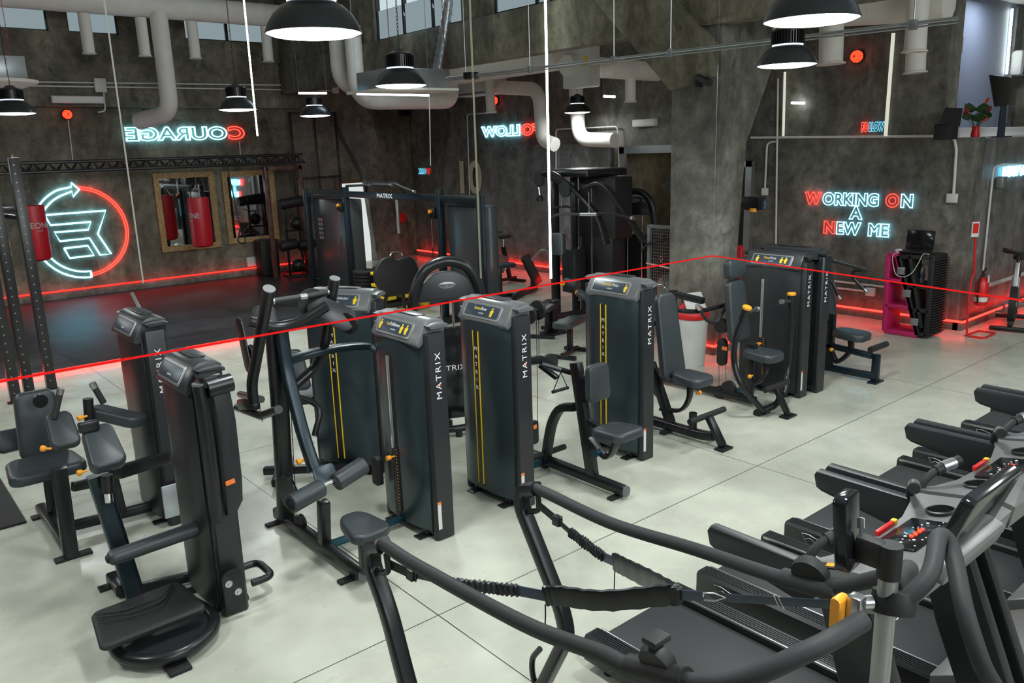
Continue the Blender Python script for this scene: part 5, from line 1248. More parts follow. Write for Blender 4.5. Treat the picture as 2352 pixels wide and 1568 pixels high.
# red glass reflection, modelled as glowing lines on the floor edge and above machines
strip('reflected red streak modelled as a glowing strip along the front edge of the rubber floor', [(-2, 11.93), (4.6, 11.93)], .03)
t = thing('red_reflection_line', 'thin red reflected streak modelled as a glowing line above the machines, turning at the pillar', 'light strip', (5.35, 3.9, 1.84))
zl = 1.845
b = B(); cyl(b, (-.4, 3.9, zl), (5.37, 3.9, zl), .0055, 8); obj('line', b, M_reflred, t)
b = B(); q0 = fl(1670, 590, zl); q1 = fl(2400, 697, zl); cyl(b, (5.37, 3.9, zl), q1, .005, 8); obj('line', b, M_reflred, t)
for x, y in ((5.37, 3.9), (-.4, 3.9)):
    b = B(); cyl(b, (x, y, zl), (x, y, 6.49), .001, 5); obj('added_wire', b, M_galv, t)  # wires added to hold up the modelled red streak

# ---------------------------------------------------------------- mirrors, truss, bags
for (x0, x1, z0, z1, lab) in ((5.54, 6.86, .74, 2.44, 'osb-framed wall mirror behind the right punching bag'), (7.03, 8.27, .78, 2.42, 'osb-framed wall mirror nearest the corner')):
    t = thing('wall_mirror', lab, 'mirror', (x0, 18.5, z0))
    b = B(); box(b, (x0+.1, 18.52, z0+.1), (x1-.1, 18.53, z1-.1)); obj('mirror_glass', b, M_mirror, t)
    b = B()
    for a, c in (((x0, z0), (x1, z0+.12)), ((x0, z1-.12), (x1, z1)), ((x0, z0+.12), (x0+.12, z1-.12)), ((x1-.12, z0+.12), (x1, z1-.12))): box(b, (a[0], 18.48, a[1]), (c[0], 18.54, c[1]), .003)
    obj('frame', b, M_osb, t)
t = thing('truss_beam', 'long black lattice truss across the left side on steel posts', 'truss', (2, 17.4, 2.6))
b = B(); x0, x1 = -3, 8.5
for dy, dz in ((-.12, 0), (.12, 0), (0, .17)): cyl(b, (x0, 17.4+dy, 2.57+dz), (x1, 17.4+dy, 2.57+dz), .032, 8)
obj('chord', b, M_black, t)
b = B(); n = 46; st = (x1-x0)/n
for k in range(n):
    xa = x0 + k*st; xb = xa + st/2
    for dy in (-.12, .12): cyl(b, (xa, 17.4+dy, 2.57), (xb, 17.4, 2.74), .013, 6); cyl(b, (xb, 17.4, 2.74), (xa+st, 17.4+dy, 2.57), .013, 6)
obj('lattice', b, M_black, t)
for x in (7.6, 8.42):
    b = B(); beam(b, (x, 17.4, 0.02), (x, 17.4, 2.5), .09, .09, .006, up=(0, 1, 0)); obj('post', b, M_rust, t)
b = B(); beam(b, (7.6, 17.4, 2.46), (8.45, 17.4, 2.46), .09, .09, .006); obj('top_rail', b, M_rust, t)
def bag(label, x, z0, z1, r=.215, txt=('LEONE', '1947'), tx_=0):
    t = thing('punching_bag', label, 'punching bag', (x, 17.4, z0), group=None)
    b = B(); lathe(b, [(0, 0), (r*.7, .0), (r*.93, .03), (r, .09), (r*1.01, (z1-z0)*.5), (r, z1-z0-.05), (r*.96, z1-z0), (r*.9, z1-z0-.01), (0, z1-z0-.03)], (x, 17.4, z0), (0, 0, 1), 40); bd = obj('body', b, M_red, t)
    b = B()
    for k in range(4):
        a = PI/4 + k*PI/2; cyl(b, (x + r*.9*math.cos(a), 17.4 + r*.9*math.sin(a), z1-.02), (x, 17.4, z1+.28), .006, 6)
    cyl(b, (x, 17.4, z1+.28), (x, 17.4, 2.6), .006, 6); obj('chain', b, M_chrome, t)
    d = V((-x, -17.4, 0)).normalized(); d = Matrix.Rotation(tx_, 3, 'Z') @ d; sd = V((-d.y, d.x, 0))
    b = text_bm(txt[0], .15, sd, (0, 0, 1), (0, 0, (z1+z0)/2 + .1), .004, sx=.9, bold=.003)
    bm_join(b, text_bm(txt[1], .05, sd, (0, 0, 1), (0, 0, (z1+z0)/2 + .03), .004, sx=1.2))
    for v in b.verts:
        s = v.co.dot(sd); an = s / r; out = v.co.dot(d)
        v.co = V((x, 17.4, v.co.z)) + d*math.cos(an)*(r*1.02 + .004) + sd*math.sin(an)*(r*1.02 + .004)
    obj('lettering', b, M_letter, bd)
bag('red punching bag hanging behind the black rack posts', 2.98, .95, 1.97, tx_=.35)
bag('red punching bag hanging in front of the mirror', 6.06, .90, 1.93, tx_=-1.0)
t = thing('suspension_trainer', 'black hanging strap trainer with loop handle in front of the corner mirror', 'strap', (6.75, 17.0, .9))
b = B(); cyl(b, (6.72, 17.3, 2.55), (6.78, 17.1, 1.25), .012, 6); obj('strap', b, M_rub, t)
b = B(); tube(b, bend_path([(6.78, 17.1, 1.25), (6.69, 17.1, .97), (6.80, 17.1, .90), (6.88, 17.1, .97), (6.78, 17.1, 1.25)], .05), .014, 8); obj('loop_handle', b, M_rub, t)

# power rack at the left edge
t = thing('power_rack', 'tall black power rack with drilled posts at the left edge', 'rack', (1.5, 11.2, 0))
for (x, y, h_) in ((1.80, 11.12, 2.80), (1.54, 11.02, 3.2), (1.36, 10.80, 3.2), (1.26, 11.75, 2.9)):
    b = B(); box(b, (x-.055, y-.055, .01), (x+.055, y+.055, h_), .004); po = obj('post', b, M_black, t)
    b = B()
    for k in range(28):
        z = .12 + k*.1; cyl(b, (x-.01, y-.0565, z), (x-.01, y-.0555, z), .009, 8)
    me_ = po.data; bmj = B(); bmj.from_mesh(me_); n0 = len(bmj.faces); tmp = bpy.data.meshes.new('h'); b.to_mesh(tmp); b.free(); bmj.from_mesh(tmp); bpy.data.meshes.remove(tmp)
    bmj.faces.ensure_lookup_table()
    for f in bmj.faces[n0:]: f.material_index = 1
    bmj.to_mesh(me_); bmj.free(); me_.materials.append(M_silver)
    b = B(); box(b, (x-.09, y-.07, 0), (x+.07, y+.05, .012), .003); obj('foot_plate', b, M_black, t)
q = aY(20, 485, 11.05)
b = B(); beam(b, aY(-40, 483, 11.05), aY(40, 481, 11.1), .05, .06, .004); beam(b, aY(-40, 490, 11.3), aY(48, 500, 11.1), .05, .05, .004); obj('cross_bar', b, M_black, t)
b = text_bm('FITNESS', .055, (0, 0, -1), (1, 0, 0), aY(16, 572, 10.975), .002, sx=1.2); obj('lettering', b, M_orange, t)
b = B(); box(b, (-1.6, 6.95, 0), (.80, 8.2, .02), .006); tag(obj('rubber_mat', b, M_rub), 'thick black rubber mat on the floor at the left edge', 'mat')

# ball rack, bin, cage, dumbbells
t = thing('ball_rack', 'black stand holding medicine balls and rolled bags in the far left corner', 'rack', (8.2, 17.5, 0))
b = B(); 
for x in (8.0, 8.42): beam(b, (x, 17.5, .03), (x, 17.5, 1.75), .05, .05, .006)
box(b, (7.9, 17.3, 0), (8.5, 17.7, .05), .01)
for z in (.12, 1.05, 1.6): beam(b, (7.95, 17.5, z), (8.47, 17.5, z), .05, .04, .006)
obj('frame', b, M_tube, t)
for x, z, r in ((8.15, .26, .15), (8.2, 1.22, .15)): 
    b = B(); bmesh.ops.create_uvsphere(b, u_segments=24, v_segments=14, radius=r, matrix=Matrix.Translation((x, 17.36, z))); tag(obj('medicine_ball', b, M_tube), 'black medicine ball on the %s shelf of the corner ball rack' % ('lowest' if z < 1 else 'middle'), 'medicine ball')
for x, z, lab in ((7.95, .75, 'left of the pair at mid height'), (8.4, .72, 'right of the pair at mid height'), (8.2, 1.70, 'on top')):
    b = B(); L = .2 if z < 1 else .38; lathe(b, [(0, -L), (.10, -L), (.12, -L*.8), (.12, L*.8), (.10, L), (0, L)], (x, 17.36, z), (1, 0, .1), 24); tag(obj('sandbag', b, M_rub), 'rolled black sandbag on the corner ball rack, ' + lab, 'sandbag')
b = B(); box(b, (7.55, 17.95, .02), (7.98, 18.35, .85), .03); tag(obj('waste_bin', b, M_rub), 'black box bin against the wall behind the steel post', 'bin')
for k, (x, y) in enumerate(((8.05, 16.2), (8.25, 16.35), (8.4, 16.1))):
    t = thing('dumbbell', 'small black dumbbell on the mat below the ball rack', 'dumbbell', (x, y, .018), group='dumbbells below the ball rack')
    b = B(); cyl(b, (x-.09, y, .075), (x+.09, y, .09), .014, 10); obj('handle', b, M_chrome, t)
    for s in (-1, 1):
        b = B(); cyl(b, (x+s*.06, y, .08), (x+s*.12, y, .083), .055, 12); obj('weight', b, M_rub, t)
# dark mesh cage in the corner
t = thing('mesh_partition', 'dark wire mesh partition in the far left corner', 'partition', (8.9, 18.1, 0))
b = B()
for x in (8.65, 9.25, 9.82): beam(b, (x, 18.15, 0.0), (x, 18.15, 3.7), .05, .05, .004)
for z in (2.2, 3.68): beam(b, (8.65, 18.15, z), (9.82, 18.15, z), .05, .05, .004)
obj('frame', b, M_black, t)
b = B()
for k in range(24): cyl(b, (8.67 + k*.05, 18.15, .02), (8.67 + k*.05, 18.15, 3.68), .003, 4)
for k in range(70): cyl(b, (8.67, 18.15, .05 + k*.052), (9.8, 18.15, .05 + k*.052), .003, 4)
obj('wire_mesh', b, M_silver, t)

# ---------------------------------------------------------------- functional trainer
XF = 7.6
t = thing('cable_crossover', 'large black cable crossover with blue top beam lettered in white', 'gym machine', (XF, 12.2, 0))
pa, pb = aX(735, 446, XF), aX(1100, 455, XF)
zt = (pa.z + pb.z)/2
b = B(); beam(b, (XF, pa.y, zt), (XF, pb.y, zt), .08, .11, .008); bm_ = obj('top_beam', b, M_frame, t)
q = aX(882, 452, XF - .05); b = text_bm('MATRIX', .11, (0, -1, 0), (0, 0, 1), (XF - .042, q.y, zt - .035), .002, sx=1.3); obj('lettering', b, M_letter, bm_)
for y0, y1, lab in ((aX(708, 500, XF).y, aX(798, 500, XF).y, 'l'), (aX(1012, 500, XF).y, aX(1104, 500, XF).y, 'r')):
    b = B(); box(b, (XF+.06, y1, .05), (XF+.34, y0-.1, 1.88), .03); obj('weight_shroud', b, M_smoke, t)
    for y in (y0, y1):
        b = B(); box(b, (XF-.05, y-.05, 0), (XF+.05, y+.05, 2.06 if (lab == 'l') == (y == y0) else zt + .13), .006); obj('upright', b, M_frame, t)
    b = B(); beam(b, (XF+.03, y0, 1.92), (XF+.03, y1, 1.92), .07, .09, .01); obj('head_beam', b, M_frame, t)
    b = B(); box(b, (XF-.3, y0-.35, 0), (XF+.4, y0+.05, .05), .01); obj('foot', b, M_black, t)
    yc = y1 + .12 if lab == 'l' else y0 + .12
    b = B(); box(b, (XF-.09, yc-.04, 1.65), (XF+.01, yc+.06, 1.84), .02); pulley(b, (XF-.1, yc, 1.72), (0, 1, 0), .05); obj('pulley_carriage', b, M_tube, t)
    b = B(); cyl(b, (XF-.1, yc, 1.78), (XF-.14, yc, 1.78), .03, 16); obj('adjust_knob', b, M_orange, t)
    b = B(); cyl(b, (XF-.1, yc, 1.65), (XF-.1, yc, 1.2), .005, 6); obj('cable', b, M_chrome, t)
    b = B(); tube(b, [(XF-.1, yc-.06, .9), (XF-.1, yc, 1.2), (XF-.1, yc+.06, .9), (XF-.1, yc-.06, .9)], .008, 6); obj('strap_handle', b, M_rub, t)
ya = aX(735, 560, XF).y
b = B(); box(b, (XF+.05, ya-.12, 1.0), (XF+.062, ya+.1, 1.55)); pc = obj('instruction_placard', b, M_side, t)
b = B()
for i in range(2):
    for j in range(5): box(b, (XF+.046, ya-.09+i*.1, 1.06+j*.09), (XF+.05, ya-.02+i*.1, 1.12+j*.09))
obj('pictogram', b, M_silver, pc)
yy = [aX(x, 430, XF).y for x in (840, 870, 920, 965)]
b = B(); tube(b, bend_path([(XF, yy[0], zt+.06), (XF-.05, yy[0]-.1, zt+.22), (XF-.05, yy[2], zt+.22), (XF, yy[2]-.12, zt+.06)], .1), .03, 10); obj('pull_up_frame', b, M_tube, t)
for y0, y1, z0, z1 in ((yy[0]+.5, yy[1]+.1, .16, .19), (yy[1]+.0, yy[2]+.1, .2, .2), (yy[2], yy[3], .22, .10)):
    b = B(); cyl(b, (XF-.12, y0, zt+z0), (XF-.12, y1, zt+z1), .022, 12); g = obj('pull_up_grip', b, M_foam, t)
    b = B(); cyl(b, (XF-.12, y1+.03, zt+z1), (XF-.12, y1-.02, zt+z1), .026, 12); obj('grip_end', b, M_alu, g)
q = aX(912, 470, XF)
b = B(); cyl(b, (XF-.0, q.y, zt-.05), (XF, q.y, 1.35), .03, 12); obj('hanging_bar', b, M_alu, t)

# ---------------------------------------------------------------- middle background objects
t = thing('weight_plate_stack', 'stack of round black weight plates on a short post beside the lit door', 'weight plates', (7.5, 12.7, 0))
c = fl(845, 705)
b = B()
for k in range(9): lathe(b, [(0, .0), (.21, .0), (.225, .01), (.225, .05), (.21, .06), (0, .06)], (c.x, c.y, .1 + k*.065), (0, 0, 1), 32)
obj('plate_pile', b, M_rub, t)
b = B(); cyl(b, c, c + V((0, 0, 1.15)), .025, 10); obj('post', b, M_side, t)
t = thing('step_board_stack', 'black and yellow adjustable step boards piled behind the oval pad', 'step boards', (7.3, 12.1, 0))
for k in range(4):
    z = .08 + .2*k; b = B(); box(b, (7.05, 11.75, z+.06), (7.6, 12.15, z+.15), .02); obj('board', b, M_rub, t)
    b = B(); 
    for s in (0, 1): box(b, (7.02 + s*.38, 11.72, z), (7.24 + s*.38, 12.18, z+.055), .01)
    obj('riser', b, M_yellow, t)
for k, (px_, py_) in enumerate(((930, 672), (948, 665), (975, 660))):
    c = fl(px_, 712 - k*3); t = thing('kettlebell', 'grey and yellow hand weight on the floor beside the step boards', 'kettlebell', c, group='hand weights beside the step boards')
    b = B(); lathe(b, [(0, 0), (.06, 0), (.085, .03), (.095, .09), (.07, .15), (.03, .18), (0, .18)], c + V((0, 0, 0)), (0, 0, 1), 20); obj('body', b, M_galv if k % 2 else M_yellow, t)
    b = B(); tube(b, smooth_path([c + V((-.05, 0, .14)), c + V((-.06, 0, .21)), c + V((0, 0, .25)), c + V((.06, 0, .21)), c + V((.05, 0, .14))]), .012, 8); obj('handle', b, M_chrome, t)
t = thing('back_support_pad', 'large black kidney-shaped pad with chrome handle on a low machine', 'gym machine', (6.6, 10.9, 0))
YO = 10.6
o0 = aY(912, 640, YO)
pts = [(868, 612), (880, 596), (900, 590), (912, 598), (925, 594), (945, 590), (960, 610), (963, 640), (950, 665), (920, 678), (890, 677), (868, 655), (863, 630)]
b = B(); P3 = [aY(x, y, YO) for x, y in pts]; prism(b, smooth_path(P3 + [P3[0]], 4)[:-1], (0, .09, 0), .02); obj('oval_pad', b, M_rub, t)
b = B(); tube(b, bend_path([aY(896, 598, YO+.1), aY(897, 580, YO+.1), aY(924, 579, YO+.1), aY(925, 596, YO+.1)], .06), .014, 10); obj('chrome_handle', b, M_chrome, t)
b = B(); 
for x in (890, 925): p = aY(x, 670, YO+.1); cyl(b, p, V((p.x + (.1 if x > 900 else -.15), YO + .2, .02)), .03, 10)
box(b, (o0.x-.4, YO-.1, 0), (o0.x+.4, YO+.5, .06), .02); obj('base_frame', b, M_tube, t)
# spin bike by the far wall
def spin_bike(t, c, rz, s=1.0, big=False):
    M = Matrix.Translation(c) @ Matrix.Rotation(rz, 4, 'Z')
    def add(nm, b, m): b.transform(M); return obj(nm, b, m, t)
    b = B(); beam(b, (-.5, 0, .1), (.5, 0, .1), .07, .06, .015)
    for x in (-.5, .5): beam(b, (x, -.25, .04), (x, .25, .04), .07, .06, .02)
    beam(b, (-.3, 0, .1), (-.12, 0, .78), .06, .09, .01); add('frame', b, M_tube)
    b = B(); beam(b, (.42, 0, .1), (.25, 0, .95), .06, .1, .01); add('fork', b, M_silver)
    b = B(); cyl(b, (.40, -.04, .38), (.40, .04, .38), .25, 36); fw = add('flywheel', b, M_rub)
    b = B(); cyl(b, (.40, -.05, .38), (.40, .05, .38), .05, 20); add('hub', b, M_silver)
    b = B(); prism(b, [(-.25, -.05, .55), (.3, -.05, .75), (.35, -.05, .60), (-.05, -.05, .25)], (0, .1, 0), .01); add('body_cover', b, M_tread)
    b = B(); cyl(b, (.25, 0, .9), (.22, 0, 1.08), .025, 12); tube(b, smooth_path([(.12, -.2, 1.12), (.30, -.17, 1.10), (.42, 0, 1.10), (.30, .17, 1.10), (.12, .2, 1.12), (.2, 0, 1.08), (.12, -.2, 1.12)]), .016, 8)
    for s_ in (-1, 1): tube(b, [(.30, s_*.12, 1.10), (.56, s_*.09, 1.17)], .016, 8)
    add('handlebar', b, M_rub)
    b = B(); cyl(b, (-.12, 0, .75), (-.15, 0, .95), .025, 12); add('seat_post', b, M_chrome)
    b = B(); cushion(b, (-.17, 0, .98), (0, 1, 0), (-1, 0, .05), .15, .28, .06, .06, 1.3); add('saddle', b, M_rub)
    b = B(); cyl(b, (0, -.12, .32), (0, .12, .32), .02, 10); tube(b, [(0, -.12, .32), (.14, -.12, .22)], .014, 8); tube(b, [(0, .12, .32), (-.14, .12, .42)], .014, 8); box(b, (.09, -.22, .19), (.19, -.13, .215), .005); box(b, (-.19, .13, .41), (-.09, .22, .435), .005); add('crank', b, M_alu)
c = fl(1150, 655)
t = thing('spin_bike', 'small dark spin bike by the red-lit far wall', 'exercise bike', c); spin_bike(t, V((c.x, c.y, 0)), math.radians(190))
c = V((12.95, 4.14, 0))
t = thing('spin_bike', 'black spin bike at the right edge beyond the fire extinguisher', 'exercise bike', c); spin_bike(t, c, math.radians(195))
# benches and leg press
def bench(label, c, rz, w_=.28, L=1.1, z=.45, tilt=0.0):
    t = thing('exercise_bench', label, 'bench', c); M = Matrix.Translation(V((c[0], c[1], 0))) @ Matrix.Rotation(rz, 4, 'Z')
    b = B(); cushion(b, (0, 0, z), (0, 1, 0), (1, 0, tilt), w_, L, .08, .08, .85); b.transform(M); obj('pad', b, M_pad, t)
    b = B(); beam(b, (-L*.4, 0, .05), (L*.4, 0, .05), .06, .06, .01)
    for x in (-L*.4, L*.4): beam(b, (x, -.2, .03), (x, .2, .03), .06, .05, .01)
    beam(b, (0, 0, .05), (0, 0, z-.03), .07, .07, .01); b.transform(M); obj('frame', b, M_tube, t)
    return t
c = fl(1150, 685, 0); bench('flat bench pad in front of the small spin bike', (c.x, c.y, 0), math.radians(-25), z=.62, L=.6)
c = fl(1255, 775, 0); bench('flat dark bench behind the seated row tower', (8.0, 8.75, 0), math.radians(30), z=.43, L=.75)
c = fl(1345, 800, 0); bench('low bench seat just left of the shoulder press tower', (7.35, 7.6, 0), math.radians(20), z=.45, L=.6)
t = thing('leg_press_plate', 'tilted black foot plate machine on the floor near the far wall', 'gym machine', (9.5, 10.6, 0))
c = fl(1222, 668)
b = B(); plate(b, V((c.x, c.y, .42)), (.8, .6, 0), (-.25, .35, .9), .62, .62, .05, .04); obj('foot_plate', b, M_tube, t)
b = B(); beam(b, (c.x-.9, c.y-.5, .06), (c.x+.2, c.y+.1, .06), .09, .09, .01); beam(b, (c.x, c.y, .05), (c.x+.1, c.y+.1, .4), .06, .06, .01); obj('base_beam', b, M_tube, t)
b = B(); tube(b, smooth_path([V((c.x, c.y, .6)), V((c.x+.2, c.y-.1, .8)), V((c.x+.3, c.y-.3, .75))]), .02, 8); obj('chain_arm', b, M_chrome, t)
# tall multi station
XM = 9.6
t = thing('multi_station', 'tall black multi-station cable machine with wide roof and pulldown bars', 'gym machine', (9.2, 9.4, 0))
def mz(px_, py0, py1, X_, w_, nm='upright', m=None):
    a, c_ = aX(px_, py0, X_), aX(px_, py1, X_)
    b = B(); box(b, (X_ - w_/2, a.y - w_/2, max(0, c_.z)), (X_ + w_/2, a.y + w_/2, a.z), .006); return obj(nm, b, m or M_black, t)
bz = 0
for px_, X_, w_ in ((1272, 9.0, .11), (1320, 9.3, .1), (1345, 9.5, .14), (1385, 9.6, .2), (1405, 9.7, .1)):
    a = aX(px_, 395, X_); b = B(); box(b, (X_ - w_/2, a.y - w_/2, 0), (X_ + w_/2, a.y + w_/2, 2.2), .006); obj('upright', b, M_black, t)
b = B(); a0 = aX(1262, 382, 9.2); a1 = aX(1412, 385, 9.6); box(b, (9.0, a1.y, 2.26), (9.9, a0.y, 2.38), .03); obj('roof_panel', b, M_tube, t)
b = B(); beam(b, aX(1252, 398, 8.8), aX(1300, 425, 8.8), .06, .09, .01); tube(b, smooth_path([aX(1242, 405, 8.8), aX(1262, 396, 8.8), aX(1300, 420, 8.8), aX(1370, 490, 8.8), aX(1395, 560, 8.8)]), .04, 10, sq=(.06, .1), up=(1, 0, 0)); tube(b, smooth_path([aX(1345, 430, 8.6), aX(1385, 425, 8.6), aX(1430, 480, 8.6), aX(1480, 555, 8.6)]), .04, 10, sq=(.06, .11), up=(1, 0, 0)); obj('boom_arm', b, M_tube, t)
b = B(); pulley(b, aX(1298, 435, 8.75), (1, 0, 0), .12, .04); obj('pulley', b, M_rub, t); b = B(); pulley(b, aX(1238, 412, 8.75), (1, 0, 0), .11, .05); obj('pulley', b, M_rub, t)
b = B(); cyl(b, aX(1237, 430, 8.7), aX(1240, 452, 8.7), .01, 6); obj('cable', b, M_chrome, t)
b = B(); lathe(b, [(0, 0), (.05, .0), (.06, .05), (.03, .1), (0, .1)], aX(1240, 462, 8.7), (0, 0, 1), 16); obj('weight_stop', b, M_rub, t)
b = B(); tube(b, smooth_path([aX(1262, 500, 8.5), aX(1290, 491, 8.5), aX(1340, 492, 8.5), aX(1400, 490, 8.5), aX(1448, 500, 8.5)]), .022, 10); ba = obj('pulldown_bar', b, M_rub, t)
b = B(); cyl(b, aX(1334, 492, 8.48), aX(1372, 492, 8.48), .026, 12); q = aX(1450, 501, 8.5); cyl(b, q, q + V((0, -.04, 0)), .03, 12); obj('bar_sleeve', b, M_alu, ba)
b = B(); tube(b, smooth_path([aX(1262, 478, 8.9), aX(1300, 474, 8.9), aX(1322, 480, 8.9)]), .02, 8); obj('short_bar', b, M_rub, t)
b = B(); cyl(b, aX(1352, 440, 8.5), aX(1353, 490, 8.5), .008, 6); cyl(b, aX(1289, 445, 8.7), aX(1290, 600, 8.7), .006, 6); cyl(b, aX(1358, 430, 9.2), aX(1360, 680, 9.2), .014, 6); cyl(b, aX(1328, 400, 9.1), aX(1330, 690, 9.1), .014, 6); obj('guide_rod', b, M_chrome, t)
b = B(); a = aX(1283, 560, 8.6); cushion(b, a, (0, 1, 0), (0, 0, 1), .26, .34, .09, .05); b2 = obj('chest_pad', b, M_pad, t)
b = B(); a = aX(1305, 600, 8.9); box(b, (8.9, a.y-.15, .45), (9.15, a.y+.15, 1.15), .02); obj('weight_stack', b, M_side, t)
b = B(); a = aX(1385, 600, 9.4); box(b, (9.3, a.y-.3, .1), (9.6, a.y+.35, 1.5), .02); obj('weight_shroud', b, M_rub, t)
b = B(); a = aX(1360, 520, 9.3); box(b, (9.3, a.y-.5, 1.3), (9.7, a.y+.5, 2.25), .02); obj('inner_panel', b, M_rub, t)
b = B(); cyl(b, aX(1327, 655, 8.2), aX(1300, 648, 8.2), .07, 16); obj('knee_roller', b, M_pad, t)
b = B(); cyl(b, aX(1352, 685, 7.9), aX(1330, 672, 7.9), .06, 16); obj('knee_roller', b, M_pad, t)
for px_, py_ in ((1294, 650), (1329, 671)):
    b = B(); q = aX(px_, py_, 8.1); cyl(b, q, q + V((-.04, 0, 0)), .035, 14); obj('adjust_knob', b, M_orange, t)
b = B(); q = fl(1272, 765); beam(b, (q.x, q.y, .03), (q.x, q.y, .5), .1, .1, .01); box(b, (q.x-.15, q.y-.15, 0), (q.x+.15, q.y+.15, .03), .005); beam(b, (q.x, q.y, .25), (q.x+1.0, q.y-.1, .25), .08, .08, .01); obj('base_frame', b, M_tube, t)
b = B(); q = aX(1465, 540, 8.5)
# second arch-topped unit
t = thing('arch_machine', 'second arch-topped black machine beside the doorway, with small oval badge', 'gym machine', (10.4, 9.0, 0))
e = V((.35, -.94, 0)).normalized(); nf = V((-.94, -.35, 0)).normalized(); q = aX(1458, 445, 10.0); c0 = V((10.0, q.y, 0))
def AP2(u, z, d=0): return c0 + e*u + V((0, 0, z)) + nf*d
b = B(); tube(b, smooth_path([AP2(*p) for p in [(-.33, .05), (-.34, 1.2), (-.32, 1.6), (-.26, 1.85), (-.14, 1.97), (0, 2.0), (.14, 1.97), (.26, 1.85), (.32, 1.6), (.34, 1.2), (.33, .05)]], 8), .055, 14); obj('arch_tube', b, M_tube, t)
b = B(); prism(b, smooth_path([AP2(*p) for p in [(-.27, 1.62), (-.22, 1.8), (-.1, 1.9), (.1, 1.9), (.22, 1.8), (.27, 1.62)]], 4), -nf*.08, .01); obj('top_panel', b, M_side, t)
b = B(); prism(b, [AP2(.11*math.cos(a), 1.86 + .038*math.sin(a), .07) for a in [2*PI*k/24 for k in range(24)]], -nf*.01); obj('oval_badge', b, M_silver, t)
for u in (-.12, .12):
    b = B(); cyl(b, AP2(u, 1.6), AP2(u, .2), .014, 8); obj('guide_rod', b, M_chrome, t)
b = B(); prism(b, [AP2(-.27, .05, -.1), AP2(-.27, 1.3, -.1), AP2(.27, 1.3, -.1), AP2(.27, .05, -.1)], -nf*.05); obj('back_panel', b, M_rub, t)
# wire rack with hanging handles
t = thing('attachment_rack', 'wire mesh rack hung with cable handles beside the pillar', 'rack', (8.9, 7.5, 0))
XR_ = 8.9
ya, yb = aX(1492, 520, XR_).y, aX(1560, 520, XR_).y
b = B()
for y in (ya, yb): beam(b, (XR_, y, 0), (XR_, y, 1.62), .05, .05, .006)
beam(b, (XR_, ya, 1.6), (XR_, yb, 1.6), .05, .05, .006); beam(b, (XR_, ya, .12), (XR_, yb, .12), .05, .05, .006); obj('frame', b, M_tread, t)
b = B(); n = 14
for k in range(n): y = ya + (yb-ya)*k/(n-1); cyl(b, (XR_, y, .1), (XR_, y, 1.6), .0035, 4)
for k in range(34): z = .12 + k*.0445; cyl(b, (XR_, ya, z), (XR_, yb, z), .0035, 4)
obj('wire_mesh', b, M_tread, t)
ym = (ya+yb)/2
for z, w_, m, lab in ((1.42, .35, M_rub, 'black wide v-shaped handle hung highest on the wire rack'), (1.12, .26, M_chrome, 'straight chrome bar hung on the wire rack'), (.80, .22, M_chrome, 'upper curved chrome handle on the wire rack'), (.52, .18, M_chrome, 'lower curved chrome handle on the wire rack')):
    t2 = thing('pull_bar', lab, 'cable bar', (XR_-.05, ym, z))
    b = B()
    if 'straight' in lab: cyl(b, (XR_-.06, ym-w_, z-.08), (XR_-.06, ym+w_, z-.04), .016, 10)
    else: tube(b, smooth_path([(XR_-.06, ym-w_, z-.16), (XR_-.08, ym-w_*.6, z-.06), (XR_-.06, ym, z), (XR_-.08, ym+w_*.6, z-.06), (XR_-.06, ym+w_, z-.16)]), .018 if m is M_rub else .012, 10)
    obj('bar', b, m, t2)
    b = B(); tube(b, [V((XR_-.05, ym, z+.04)) + V((0, math.cos(a)*.022, math.sin(a)*.04)) for a in [2*PI*k/10 for k in range(10)]], .005, 6, closed=True); obj('hook', b, M_chrome, t2)
q = aX(1560, 545, 8.8)
b = B(); bmesh.ops.create_uvsphere(b, u_segments=28, v_segments=16, radius=.17, matrix=Matrix.Translation((9.06, q.y + .1, q.z))); t = thing('wall_ball', 'white and black ball held behind the wire rack', 'ball', (9.06, q.y+.1, q.z)); obj('shell', b, M_whitepl, t)
b = B(); cyl(b, (9.06, q.y - .07, q.z), (9.06, q.y - .075, q.z), .07, 6); obj('dark_patch', b, M_rub, t)
b = B(); tube(b, smooth_path([aX(1558, 640, 8.7), aX(1570, 700, 8.6), aX(1560, 712, 8.6), aX(1553, 660, 8.7)]), .022, 8); tag(obj('resistance_band', b, M_rub), 'black resistance bands hanging beside the pillar', 'resistance band')
# bin
t = thing('swing_top_bin', 'white bin with red swing top in front of the pillar', 'bin', (8.0, 6.05, 0))
c = fl(1592, 843) + V((.12, .12, 0))
b = B(); lathe(b, [(0, .0), (.155, .0), (.165, .02), (.195, .60), (.20, .62), (0, .62)], c, (0, 0, 1), 32); obj('tub', b, M_whitepl, t)
b = B(); lathe(b, [(.205, .60), (.215, .62), (.21, .66), (.17, .74), (.13, .78), (0, .80)], c, (0, 0, 1), 32); obj('lid', b, M_redp, t)
b = B(); plate(b, c + V((-.06, -.07, .82)), (1, -.4, 0), (.2, .5, .75), .27, .24, .02, .02); obj('swing_flap', b, M_whitepl, t)
b = B(); q = aX(1615, 165, 8.5)
t = thing('security_camera', 'black camera on an arm fixed to the pillar', 'camera', aX(1600, 180, 8.5))
b = B(); q0, q1 = aX(1545, 140, 8.5), aX(1603, 178, 8.45); cyl(b, q0, q1, .015, 8); obj('arm', b, M_galv, t)
b = B(); cyl(b, q1, aX(1630, 190, 8.35), .045, 14); lathe(b, [(0, -.05), (.05, -.05), (.06, 0), (.05, .05), (0, .05)], aX(1605, 190, 8.45), (0, 0, 1), 16); obj('housing', b, M_rub, t)
